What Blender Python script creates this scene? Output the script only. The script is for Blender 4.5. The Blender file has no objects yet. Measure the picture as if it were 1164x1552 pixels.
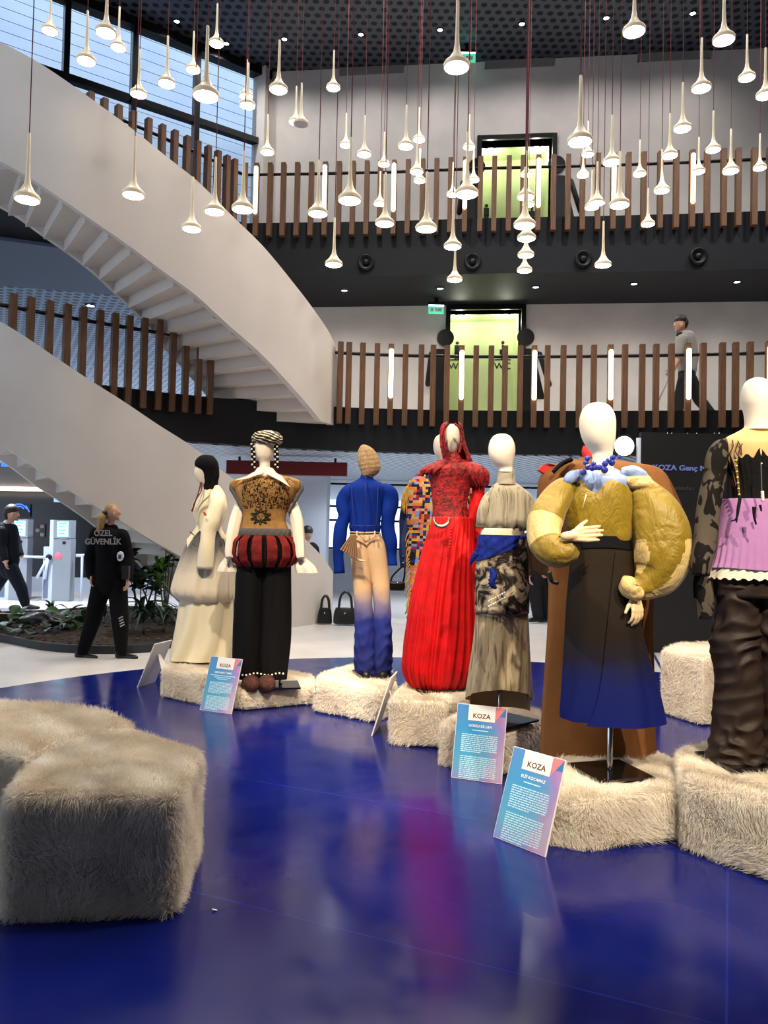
import bpy, bmesh, math, random
import numpy as np
from mathutils import Matrix, Vector
random.seed(7); RNG = np.random.default_rng(7)
SC = bpy.context.scene; COL = SC.collection

# ------------------------------------------------------------------ camera, world, lights, exposure
F, CX, CY, H = 1180.0, 582.0, 776.0, 1.40
TH, RO = math.radians(1.70), 0.021
FW = np.array([0, math.cos(TH), math.sin(TH)])
_U = np.array([0, -math.sin(TH), math.cos(TH)])
RT = math.cos(RO)*np.array([1.0, 0, 0]) + math.sin(RO)*_U
UP = -math.sin(RO)*np.array([1.0, 0, 0]) + math.cos(RO)*_U
cam = bpy.data.cameras.new('camera'); cam_o = bpy.data.objects.new('camera', cam); COL.objects.link(cam_o)
cam.sensor_fit = 'VERTICAL'; cam.sensor_height = 36.0; cam.sensor_width = 27.0
cam.lens = F/1552*36.0; cam.clip_end = 300
cam_o.matrix_world = Matrix(((RT[0], UP[0], -FW[0], 0), (RT[1], UP[1], -FW[1], 0), (RT[2], UP[2], -FW[2], H), (0, 0, 0, 1)))
SC.camera = cam_o

world = bpy.data.worlds.new('world'); SC.world = world; world.use_nodes = True
bg = world.node_tree.nodes['Background']
bg.inputs[0].default_value = (0.70, 0.83, 1.0, 1); bg.inputs[1].default_value = 2.0

SC.view_settings.view_transform = 'Standard'; SC.view_settings.look = 'None'
SC.view_settings.gamma = 1.0; SC.view_settings.use_curve_mapping = False
SC.view_settings.exposure = 0.0

def spot(name, loc, target, power, size_deg, col=(1, .84, .62), blend=.35, rad=.08):
    l = bpy.data.lights.new(name, 'SPOT'); l.energy = power; l.color = col
    l.spot_size = math.radians(size_deg); l.spot_blend = blend; l.shadow_soft_size = rad
    o = bpy.data.objects.new(name, l); COL.objects.link(o); o.location = loc
    o.rotation_euler = (Vector(target)-Vector(loc)).to_track_quat('-Z', 'Y').to_euler()
    return o
# theatre spots of the show: high up over the stage, aimed at the mannequins
spot('stage_spot', (1.5, -0.6, 5.4), (1.15, 3.9, 0.9), 1700, 34)
spot('stage_spot', (3.2, -0.2, 5.4), (1.9, 3.8, 1.0), 1300, 32)
spot('stage_spot', (-1.6, 2.3, 6.0), (0.62, 5.2, 0.9), 1250, 36)
spot('stage_spot', (0.2, 2.2, 6.2), (-0.1, 6.5, 1.0), 1050, 30)
spot('stage_spot', (-1.9, 2.4, 6.2), (-1.45, 6.5, 1.0), 1150, 30)
spot('stage_spot', (2.9, 4.0, 5.8), (-1.3, 3.4, 0.3), 900, 36)
# downlights of the ground floor ceiling behind the stage and at the entrance
def lamp(name, loc, power, col=(.82,.9,1.0), rad=.25):
    l = bpy.data.lights.new(name, 'SPOT'); l.energy = power; l.color = col; l.shadow_soft_size = rad; l.spot_size = math.radians(150); l.spot_blend = 1
    o = bpy.data.objects.new(name, l); COL.objects.link(o); o.location = loc
for x_, y_, p_ in ((-6.6,13.6,620),(-5.0,15.2,420),(-8.6,14.5,620),(-6.5,11.6,320),(-.6,15.2,260),(1.6,16.6,260),(4.2,15.0,220),(1.4,14.0,200)):
    lamp('ground_downlight', (x_, y_, 2.68), p_)
# unseen fill lamps under the ceiling, added to brighten the hall's white walls
for x_, y_ in ((-5.5,6.5),(-1.5,6.0),(3.0,6.0),(7.0,6.5),(-3.5,9.0),(1.0,9.5),(5.5,9.5),(-.5,10.9),(3.5,10.9),(7.5,10.6)):
    lamp('hall_fill', (x_, y_, 10.9), 330 if y_ < 10.5 or y_ == 11 else 700, (1,.97,.95), .15)

# ------------------------------------------------------------------ geometry helpers
def ray(x, y): return (x-CX)/F*RT - (y-CY)/F*UP + FW
CAMP = np.array([0, 0, H])
def P(x, y, d):
    v = ray(x, y); return v*(d/v[1]) + CAMP
def G(x, y, z=0.0):
    v = ray(x, y); return v*((z-H)/v[2]) + CAMP
def cr(pts, k):
    """Catmull-Rom through rows of numbers, k steps per span"""
    a = np.array(pts, float); n = len(a); out = []
    for i in range(n-1):
        p0 = a[i-1] if i > 0 else 2*a[0]-a[1]
        p1, p2 = a[i], a[i+1]
        p3 = a[i+2] if i+2 < n else 2*a[-1]-a[-2]
        for j in range(k):
            t = j/k
            out.append(0.5*((2*p1)+(-p0+p2)*t+(2*p0-5*p1+4*p2-p3)*t*t+(-p0+3*p1-3*p2+p3)*t**3))
    out.append(a[-1]); return np.array(out)
def origin(o):
    v = np.zeros(3)
    while o is not None:
        v = v + np.array(o.location); o = o.parent
    return v
def obj(name, vf, mat=None, parent=None, smooth=True, kind=None, loc=None):
    """link ONE mesh object from world-space verts and faces"""
    v, f = np.asarray(vf[0], float), vf[1]
    base = origin(parent) if parent is not None else np.zeros(3)
    if loc is not None: base = base*0 + np.array(loc, float)
    me = bpy.data.meshes.new(name); me.from_pydata((v-base).tolist(), [], [list(map(int, q)) for q in f]); me.update()
    if smooth: me.polygons.foreach_set('use_smooth', [True]*len(me.polygons))
    o = bpy.data.objects.new(name, me); COL.objects.link(o)
    if parent is not None: o.parent = parent
    elif loc is not None: o.location = loc
    if mat: me.materials.append(mat)
    if kind: o['kind'] = kind
    return o
def proto(o):
    me = o.data; bpy.data.objects.remove(o); return me
def fix_normals(o):
    bm = bmesh.new(); bm.from_mesh(o.data); bmesh.ops.recalc_face_normals(bm, faces=bm.faces); bm.to_mesh(o.data); bm.free()
    return o
def empty(name, loc, label=None, cat=None, group=None):
    o = bpy.data.objects.new(name, None); COL.objects.link(o); o.location = [float(c) for c in loc]; o.empty_display_size = .1
    if label: tag(o, label, cat, group)
    return o
def tag(o, label, cat, group=None):
    o['label'] = label; o['category'] = cat
    if group: o['group'] = group
    return o
def struct(o): o['kind'] = 'structure'; return o
class MB:
    def __init__(s): s.v = []; s.f = []
    def add(s, vf):
        b = len(s.v); s.v += [list(map(float, p)) for p in vf[0]]; s.f += [[i+b for i in q] for q in vf[1]]; return s
    @property
    def vf(s): return s.v, s.f
def box(c, sz, rz=0.0, M3=None):
    x, y, z = [q/2 for q in sz]
    v = np.array([(-x,-y,-z),(x,-y,-z),(x,y,-z),(-x,y,-z),(-x,-y,z),(x,-y,z),(x,y,z),(-x,y,z)])
    if M3 is None:
        ca, sa = math.cos(rz), math.sin(rz); M3 = np.array([[ca,-sa,0],[sa,ca,0],[0,0,1]])
    v = v@np.asarray(M3).T + np.array(c)
    return v, [(0,3,2,1),(4,5,6,7),(0,1,5,4),(1,2,6,5),(2,3,7,6),(3,0,4,7)]
def bbox(x0, x1, y0, y1, z0, z1): return box(((x0+x1)/2,(y0+y1)/2,(z0+z1)/2), (x1-x0,y1-y0,z1-z0))
def prism(poly, z0, z1):
    n = len(poly); v = [(p[0],p[1],z0) for p in poly]+[(p[0],p[1],z1) for p in poly]
    area = sum(poly[i][0]*poly[(i+1)%n][1]-poly[(i+1)%n][0]*poly[i][1] for i in range(n))
    f = [tuple(range(n))[::-1], tuple(range(n, 2*n))]+[(i,(i+1)%n,n+(i+1)%n,n+i) for i in range(n)]
    if area < 0: f = [q[::-1] for q in f]
    return v, f
def frames(pts):
    pts = np.asarray(pts, float); n = len(pts); T = np.gradient(pts, axis=0)
    T /= np.linalg.norm(T, axis=1)[:, None]+1e-12
    A = np.zeros((n,3)); ref = np.array([0,-1.0,0]) if abs(T[0][1]) < .9 else np.array([1.0,0,0])
    a = ref - T[0]*(ref@T[0]); a /= np.linalg.norm(a); A[0] = a
    for i in range(1, n):
        a = A[i-1]-T[i]*(A[i-1]@T[i]); A[i] = a/(np.linalg.norm(a)+1e-12)
    return T, A, np.cross(T, A)
def sweep(pts, rad, n=12, cap=True, fold=None, flat=1.0):
    """tube along world points; rad per point; fold(a,t) relative displacement"""
    pts = np.asarray(pts, float); m = len(pts); rad = np.broadcast_to(np.asarray(rad, float), (m,))
    T, A, B = frames(pts); v = []; f = []
    for i in range(m):
        for j in range(n):
            a = 2*math.pi*j/n; r = rad[i]*(1+(fold(a, i/(m-1)) if fold else 0))
            v.append(pts[i]+A[i]*r*math.cos(a)*flat+B[i]*r*math.sin(a))
    for i in range(m-1):
        for j in range(n):
            k = (j+1) % n; f.append((i*n+j, i*n+k, (i+1)*n+k, (i+1)*n+j))
    if cap: f.append(tuple(range(n))[::-1]); f.append(tuple(range((m-1)*n, m*n)))
    return v, f
def lathe(profile, n=24, c=(0,0,0)):
    v = []; f = []
    for r, z in profile:
        for j in range(n):
            a = 2*math.pi*j/n; v.append((c[0]+r*math.cos(a), c[1]+r*math.sin(a), c[2]+z))
    for i in range(len(profile)-1):
        for j in range(n):
            k = (j+1) % n; f.append((i*n+j, i*n+k, (i+1)*n+k, (i+1)*n+j))
    return v, f
def sphere(c, r, n=14, m=9, sc=(1,1,1)):
    pr = [(max(1e-4, math.sin(math.pi*i/m)), -math.cos(math.pi*i/m)) for i in range(m+1)]
    v, f = lathe(pr, n); return [(c[0]+r*sc[0]*p[0], c[1]+r*sc[1]*p[1], c[2]+r*sc[2]*p[2]) for p in v], f
def loft(rows, d, n=64, k=5, dr=.62, fold=None, top=None, bot=None, p=3, cap=True, arc=None, se=1.0, keep=None):
    """garment: rows (y, xleft, xright[, depth ratio[, depth offset]]) in photo units at distance d"""
    R = [(r[0], (r[1]+r[2])/2, (r[2]-r[1])/2, r[3] if len(r) > 3 else dr, r[4] if len(r) > 4 else 0.0) for r in rows]
    R = cr(R, k); m = len(R); v = []; f = []
    closed = arc is None; ac = arc if callable(arc) else (lambda t: arc if arc else (0, 2*math.pi)); nn = n if closed else n+1; a0, a1 = ac(0)
    for i in range(m):
        y, cx, w, q, do = R[i]; t = i/(m-1); a0, a1 = ac(t)
        for j in range(nn):
            a = a0+(a1-a0)*j/n; fo = fold(a, t) if fold else 0
            yy = y+(top(a)*(1-t)**p if top else 0)+(bot(a)*t**p if bot else 0)
            c = P(cx, yy, d+do); W = w*d/F*(1+fo)
            ca, sa = math.cos(a), math.sin(a)
            if se != 1: ca, sa = math.copysign(abs(ca)**se, ca), math.copysign(abs(sa)**se, sa)
            v.append((c[0]+W*ca, c[1]+W*q*sa, c[2]))
    for i in range(m-1):
        for j in range(n):
            kk = (j+1) % nn if closed else j+1
            if keep and not keep(a0+(a1-a0)*(j+.5)/n, (i+.5)/(m-1)): continue
            f.append((i*nn+j, (i+1)*nn+j, (i+1)*nn+kk, i*nn+kk))
    if cap and closed and not keep: f.append(tuple(range(n))); f.append(tuple(range((m-1)*n, m*n))[::-1])
    return v, f
def limb(pts, d, n=20, k=6, fold=None, cap=True, flat=1.0):
    """sleeve or leg: pts (x, y, depth offset, radius) in photo units"""
    q = cr(pts, k); return sweep([P(a[0], a[1], d+a[2]) for a in q], [max(.5, a[3])*d/F for a in q], n, cap, fold, flat)
def blob(name, caps, mat, parent, voxel=.012, smooth=4):
    """ONE continuous skin grown over tapered capsules and ellipsoids"""
    mb = MB()
    for c in caps:
        if isinstance(c[0], str): mb.add(sphere(c[1], 1.0, 16, 10, c[2]))
        else:
            p0, p1, r0, r1 = np.array(c[0]), np.array(c[1]), c[2], c[3]
            L = np.linalg.norm(p1-p0)+1e-9; u = (p1-p0)/L; pts = []; rr = []
            for q in (-1, -.8, -.5, 0): pts.append(p0+u*r0*q); rr.append(r0*math.sqrt(max(.02, 1-q*q)))
            for q in (0, .5, .8, 1): pts.append(p1+u*r1*q); rr.append(r1*math.sqrt(max(.02, 1-q*q)))
            if L < 1e-4: continue
            mb.add(sweep(pts, rr, 12))
    o = obj(name, mb.vf, mat, parent)
    fix_normals(o)
    md = o.modifiers.new('m', 'REMESH'); md.mode = 'VOXEL'; md.voxel_size = voxel; md.use_smooth_shade = True
    if smooth:
        s = o.modifiers.new('s', 'SMOOTH'); s.factor = .5; s.iterations = smooth
    dg = bpy.context.evaluated_depsgraph_get(); ev = o.evaluated_get(dg)
    me = bpy.data.meshes.new_from_object(ev); o.modifiers.clear(); old = o.data; o.data = me
    bpy.data.meshes.remove(old)
    if mat and not me.materials: me.materials.append(mat)
    me.polygons.foreach_set('use_smooth', [True]*len(me.polygons))
    return o
def text(name, s, mat, parent, loc, right, up, size, extrude=.0004, align='CENTER', bold=0.0, font_sx=1.0):
    cu = bpy.data.curves.new(name, 'FONT'); cu.body = s; cu.size = size; cu.extrude = extrude; cu.align_x = align; cu.offset = bold
    cu.resolution_u = 3
    t_ = bpy.data.objects.new(name+'_curve', cu); COL.objects.link(t_)
    dg = bpy.context.evaluated_depsgraph_get(); me = bpy.data.meshes.new_from_object(t_.evaluated_get(dg)); bpy.data.objects.remove(t_); bpy.data.curves.remove(cu)
    me.materials.clear(); me.materials.append(mat)
    o = bpy.data.objects.new(name, me); COL.objects.link(o)
    r = Vector(right).normalized(); u = Vector(up); u = (u-r*u.dot(r)).normalized(); nrm = r.cross(u)
    b = origin(parent) if parent is not None else np.zeros(3); l = Vector(np.array(loc)-b)
    o.parent = parent
    o.matrix_local = Matrix(((r.x*font_sx,u.x,nrm.x,l.x),(r.y*font_sx,u.y,nrm.y,l.y),(r.z*font_sx,u.z,nrm.z,l.z),(0,0,0,1)))
    return o

# ------------------------------------------------------------------ materials
def lin(c):
    return tuple((q/12.92 if q <= .04045 else ((q+.055)/1.055)**2.4) for q in [x/255 for x in c[:3]])+(1,)
def nodes(name):
    m = bpy.data.materials.new(name); m.use_nodes = True; nt = m.node_tree
    return m, nt, nt.nodes['Principled BSDF']
def coord(nt, scale=(1,1,1), kind='Object'):
    tc = nt.nodes.new('ShaderNodeTexCoord'); mp = nt.nodes.new('ShaderNodeMapping'); mp.inputs['Scale'].default_value = scale
    nt.links.new(tc.outputs[kind], mp.inputs['Vector']); return mp.outputs[0]
def noise(nt, vec, scale, detail=3, rough=.55, dist=0):
    n = nt.nodes.new('ShaderNodeTexNoise'); n.inputs['Scale'].default_value = scale; n.inputs['Detail'].default_value = detail
    n.inputs['Roughness'].default_value = rough; n.inputs['Distortion'].default_value = dist
    nt.links.new(vec, n.inputs['Vector']); return n.outputs['Fac']
def ramp(nt, fac, stops, interp='LINEAR'):
    r = nt.nodes.new('ShaderNodeValToRGB'); r.color_ramp.interpolation = interp; e = r.color_ramp.elements
    while len(e) < len(stops): e.new(.5)
    for q, (p, c) in zip(e, stops): q.position = p; q.color = c if len(c) == 4 else lin(c)
    nt.links.new(fac, r.inputs[0]); return r.outputs[0]
def bump(nt, b, h, strength, dist=.01):
    bn = nt.nodes.new('ShaderNodeBump'); bn.inputs['Strength'].default_value = strength; bn.inputs['Distance'].default_value = dist
    nt.links.new(h, bn.inputs['Height']); nt.links.new(bn.outputs[0], b.inputs['Normal'])
def mth(nt, op, a, b=None, c=None):
    n = nt.nodes.new('ShaderNodeMath'); n.operation = op
    for i, q in enumerate((a, b, c)):
        if q is None: continue
        if isinstance(q, (int, float)): n.inputs[i].default_value = q
        else: nt.links.new(q, n.inputs[i])
    return n.outputs[0]
def mixc(nt, fac, a, b):
    n = nt.nodes.new('ShaderNodeMix'); n.data_type = 'RGBA'
    for s, q in ((n.inputs[0], fac), (n.inputs[6], a), (n.inputs[7], b)):
        if hasattr(q, 'is_linked') or hasattr(q, 'links'): nt.links.new(q, s)
        else: s.default_value = q
    return n.outputs[2]
def mat(name, c, rough=.6, metal=0.0, c2=None, ns=6, st=(1,1,1), bp=0.0, bs=60, bst=(1,1,1), sheen=0.0, spec=.5, coat=0.0, lo=.35, hi=.65, detail=3):
    m, nt, b = nodes(name); b.inputs['Base Color'].default_value = lin(c); b.inputs['Roughness'].default_value = rough
    b.inputs['Metallic'].default_value = metal; b.inputs['Specular IOR Level'].default_value = spec
    b.inputs['Coat Weight'].default_value = coat
    if sheen: b.inputs['Sheen Weight'].default_value = sheen
    if c2 is not None:
        nt.links.new(ramp(nt, noise(nt, coord(nt, st), ns, detail), [(lo, c), (hi, c2)]), b.inputs['Base Color'])
    if bp: bump(nt, b, noise(nt, coord(nt, bst), bs, 4), bp)
    return m
def emit(name, c, s):
    m, nt, b = nodes(name); b.inputs['Base Color'].default_value = lin(c); b.inputs['Emission Color'].default_value = lin(c)
    b.inputs['Emission Strength'].default_value = s; return m
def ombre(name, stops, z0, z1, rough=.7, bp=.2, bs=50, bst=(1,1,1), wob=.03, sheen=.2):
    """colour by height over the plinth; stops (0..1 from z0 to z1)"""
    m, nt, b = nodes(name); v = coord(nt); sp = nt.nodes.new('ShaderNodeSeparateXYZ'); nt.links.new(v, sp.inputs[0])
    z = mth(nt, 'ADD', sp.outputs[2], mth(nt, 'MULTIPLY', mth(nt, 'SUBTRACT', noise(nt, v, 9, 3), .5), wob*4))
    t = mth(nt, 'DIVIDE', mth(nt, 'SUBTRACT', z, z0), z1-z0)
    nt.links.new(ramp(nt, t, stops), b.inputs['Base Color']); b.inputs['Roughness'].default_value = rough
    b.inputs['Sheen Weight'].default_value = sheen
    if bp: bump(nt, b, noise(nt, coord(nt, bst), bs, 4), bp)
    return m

WHITE = mat('white_plaster', (226,220,214), .75, c2=(214,208,204), ns=1.5)
STAIRW = mat('stair_white', (224,217,210), .6, c2=(214,206,200), ns=.8)
DARK = mat('anthracite_paint', (19,22,28), .6, c2=(23,26,32), ns=3, spec=.3)
DARKM = mat('dark_metal', (24,25,28), .4, .4)
WOOD = mat('oak_slat', (122,84,55), .55, c2=(92,62,41), ns=5, st=(9,9,.7), bp=.15, bs=30, bst=(6,6,.5))
TUBE = emit('tube_light', (255,226,186), 7.0)
DIFF = emit('lamp_diffuser', (255,234,204), 40.0)
DOWN = emit('downlight', (225,235,255), 14.0)
LAMPW = mat('lamp_white', (246,232,202), .35)
_b = LAMPW.node_tree.nodes['Principled BSDF']; _b.inputs['Emission Color'].default_value = lin((255,226,180)); _b.inputs['Emission Strength'].default_value = .22   # the lit shade glows through
LAMPOFF = mat('lamp_off_glass', (190,188,200), .3)
CORD = mat('red_cord', (112,30,36), .7)
FLOORW = mat('pale_floor', (205,200,196), .32, c2=(214,210,206), ns=2)
MANN = mat('mannequin_cream', (240,229,208), .42)
STEEL = mat('polished_steel', (190,190,195), .16, 1.0)
BLACKGLOSS = mat('black_gloss_plate', (16,15,15), .12, spec=.6)
BLACK = mat('black_cloth', (18,18,21), .85, bp=.3, bs=90)
BLACKL = mat('black_leather', (14,14,15), .45, bp=.3, bs=40)
PAPER = mat('card_white', (236,232,228), .6)
WTXT = mat('white_print', (245,248,255), .6)
SKIN = mat('skin', (196,148,122), .6)
HAIRB = mat('dark_hair', (26,20,18), .6, c2=(44,34,28), ns=40, st=(1,1,6))

# blue vinyl stage
def stage_mat():
    m, nt, b = nodes('blue_vinyl'); v = coord(nt)
    c = ramp(nt, noise(nt, v, 1.2, 5), [(.3, (8,19,92)), (.7, (12,26,110))])
    br = nt.nodes.new('ShaderNodeTexBrick'); br.offset = 0; br.inputs['Scale'].default_value = 1; br.inputs['Mortar Size'].default_value = .004
    br.inputs['Brick Width'].default_value = 9; br.inputs['Row Height'].default_value = 1.25
    mp = nt.nodes.new('ShaderNodeMapping'); mp.inputs['Rotation'].default_value = (0,0,math.radians(24)); nt.links.new(v, mp.inputs[0]); nt.links.new(mp.outputs[0], br.inputs[0])
    nt.links.new(mixc(nt, br.outputs['Fac'], c, lin((26,38,132))), b.inputs['Base Color'])
    nt.links.new(ramp(nt, noise(nt, v, 5, 6), [(.3, (.13,.13,.13,1)), (.75, (.24,.24,.24,1))]), b.inputs['Roughness'])
    bump(nt, b, noise(nt, v, 3, 3), .06, .02); return m
STAGE = stage_mat()
# perforated metal: round holes
def perf_mat(name, metalc, holec, pitch, r, rough=.4, rot=0.0, metal=0.3):
    m, nt, b = nodes(name); tc = nt.nodes.new('ShaderNodeTexCoord'); mp = nt.nodes.new('ShaderNodeMapping')
    mp.inputs['Scale'].default_value = (1/pitch, 1/pitch, 1); mp.inputs['Rotation'].default_value = (0,0,rot)
    nt.links.new(tc.outputs['Object'], mp.inputs[0]); sp = nt.nodes.new('ShaderNodeSeparateXYZ'); nt.links.new(mp.outputs[0], sp.inputs[0])
    row = mth(nt, 'FLOOR', sp.outputs[1]); fx = mth(nt, 'FRACT', mth(nt, 'ADD', sp.outputs[0], mth(nt, 'MULTIPLY', row, .5)))
    fy = mth(nt, 'FRACT', sp.outputs[1]); dx = mth(nt, 'SUBTRACT', fx, .5); dy = mth(nt, 'SUBTRACT', fy, .5)
    d = mth(nt, 'SQRT', mth(nt, 'ADD', mth(nt, 'MULTIPLY', dx, dx), mth(nt, 'MULTIPLY', dy, dy)))
    k = mth(nt, 'LESS_THAN', d, r)
    nt.links.new(mixc(nt, k, lin(metalc), lin(holec)), b.inputs['Base Color']); b.inputs['Roughness'].default_value = rough
    b.inputs['Metallic'].default_value = metal; return m
PERF = perf_mat('perforated_ceiling', (92,100,114), (4,4,6), .19, .31)
PERFB = perf_mat('perforated_pale_ceiling', (160,190,232), (18,26,48), .19, .36, metal=.1)
def band_mat(name, c1, c2, pitch, duty, rough=.4, axis=0, rot=0):
    m, nt, b = nodes(name); tc = nt.nodes.new('ShaderNodeTexCoord'); mp = nt.nodes.new('ShaderNodeMapping'); mp.inputs['Rotation'].default_value = (0,0,rot)
    nt.links.new(tc.outputs['Object'], mp.inputs[0]); sp = nt.nodes.new('ShaderNodeSeparateXYZ'); nt.links.new(mp.outputs[0], sp.inputs[0])
    k = mth(nt, 'LESS_THAN', mth(nt, 'FRACT', mth(nt, 'DIVIDE', sp.outputs[axis], pitch)), duty)
    nt.links.new(mixc(nt, k, lin(c1), lin(c2)), b.inputs['Base Color']); b.inputs['Roughness'].default_value = rough; return m
LINEAR = band_mat('linear_metal_ceiling', (196,206,222), (70,82,104), .16, .34, rot=.6)

# ================================================================== STRUCTURE
L2, L3, CEIL = 3.45, 7.03, 11.0
def wall_d(X): return 15.66-.115*X
struct(obj('floor', prism([(-30,-6),(16,-6),(16,34),(-30,34)], -.3, 0), FLOORW, smooth=False))
n = 96
st = struct(obj('floor_stage', prism([(.6+4.56*math.cos(2*math.pi*i/n), 4.4+4.56*math.sin(2*math.pi*i/n)) for i in range(n)], .0, .008), STAGE, smooth=False))
struct(obj('wall_right_added', bbox(10.6, 10.8, -6, 19, 0, CEIL), mat('grey_side_wall', (66,64,66), .8), smooth=False))  # unseen wall, added to shut out skylight from the right
struct(obj('wall_front_added', bbox(-16, 10.8, -5.7, -5.5, 0, CEIL), bpy.data.materials['grey_side_wall'], smooth=False))  # unseen wall behind the camera, added to keep skylight off the stage
struct(obj('ceiling', prism([(-14,-5),(12,-5),(12,19),(-2.4,19),(-2.6,16.1),(-14,8.1)], CEIL, CEIL+.3), PERF, smooth=False))
# balcony edges, plan points (X, Y)
E2 = [(-9.5,5.4),(-8,7.2),(-6.4,9.0),(-4.96,10.3),(-3.53,11.36),(-2.1,12.1),(-.71,12.5),(1,12.58),(2.6,12.45),(4.2,12.22),(5.87,11.9),(8,11.35),(11,10.5)]
E3 = [(-9.5,7.6),(-6.3,10.1),(-4.41,12.1),(-4.03,12.5),(-3.53,13.05),(-3.1,13.55),(-2.73,13.98),(-2.27,14.0),(0,13.8),(1.5,13.6),(4,13.35),(6.42,13.03),(11,12.3)]
def edge_curve(E, k=6): return cr(E, k)
C2, C3 = edge_curve(E2), edge_curve(E3, 2)
struct(obj('floor_balcony', prism([tuple(p) for p in C2]+[(11,16),(11,30),(-20,30),(-20,5.4)], 2.75, L2), DARK, smooth=False))
struct(obj('floor_gallery', prism([tuple(p) for p in C3]+[(11,18),(11,19),(-20,19),(-20,7.6)], 6.04, L3), DARK, smooth=False))
struct(obj('floor_balcony_bounce', prism([(-20,5.6)]+[(p[0], p[1]+.25) for p in C2]+[(11,30),(-20,30)][:2], L2, L2+.012), FLOORW, smooth=False))  # unseen pale layer, added to bounce light up to the ceiling
# finish laid under the balcony: linear ceiling; over the left balcony: pale perforated ceiling
struct(obj('ceiling_linear', prism([(p[0], p[1]+.12) for p in C2]+[(11,30),(-20,30)], 2.735, 2.749), LINEAR, smooth=False))
struct(obj('ceiling_side', prism([(-14,9.5),(-5.4,12.6),(-3.2,14.9),(-3.2,15.59),(-14,13.19)], 5.98, 6.038), mat('soffit_blue_grey', (112,128,156), .5), smooth=False))
struct(obj('ceiling_perforated', prism([(-14,13.2),(-3.2,15.6),(-2.7,30),(-20,30)], 5.98, 6.038), PERFB, smooth=False))
# rear wall with the two WC recesses
def wallbox(x0, x1, z0, z1, back=.25, front=0.0):
    v = [(x0, wall_d(x0)-front), (x1, wall_d(x1)-front), (x1, wall_d(x1)+back), (x0, wall_d(x0)+back)]
    return prism(v, z0, z1)
def Xw(px, py=400):   # photo column on the rear wall -> X
    v = ray(px, py); return v[0]*15.66/(v[1]+.115*v[0])
def Zw(px, py):
    v = ray(px, py); s = 15.66/(v[1]+.115*v[0]); return H+s*v[2]
a2, b2, t2 = Xw(684), Xw(791), Zw(735, 470)
a3, b3, t3 = Xw(729, 270), Xw(836, 270), Zw(780, 212)
XR = 11.0
w2 = MB().add(wallbox(-2.75, a2, L2, 6.04)).add(wallbox(b2, XR, L2, 6.04)).add(wallbox(a2, b2, t2, 6.04))
w3 = MB().add(wallbox(-2.66, a3, L3, CEIL)).add(wallbox(b3, XR, L3, CEIL)).add(wallbox(a3, b3, t3, CEIL))
struct(obj('wall_back', w2.vf, WHITE, smooth=False))
struct(obj('wall_back_upper', w3.vf, WHITE, smooth=False))
LIME = mat('lime_wall', (208,222,170), .8, c2=(202,216,162), ns=2)
NICHEL = emit('recess_lamp', (255,250,225), 9.0)
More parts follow.
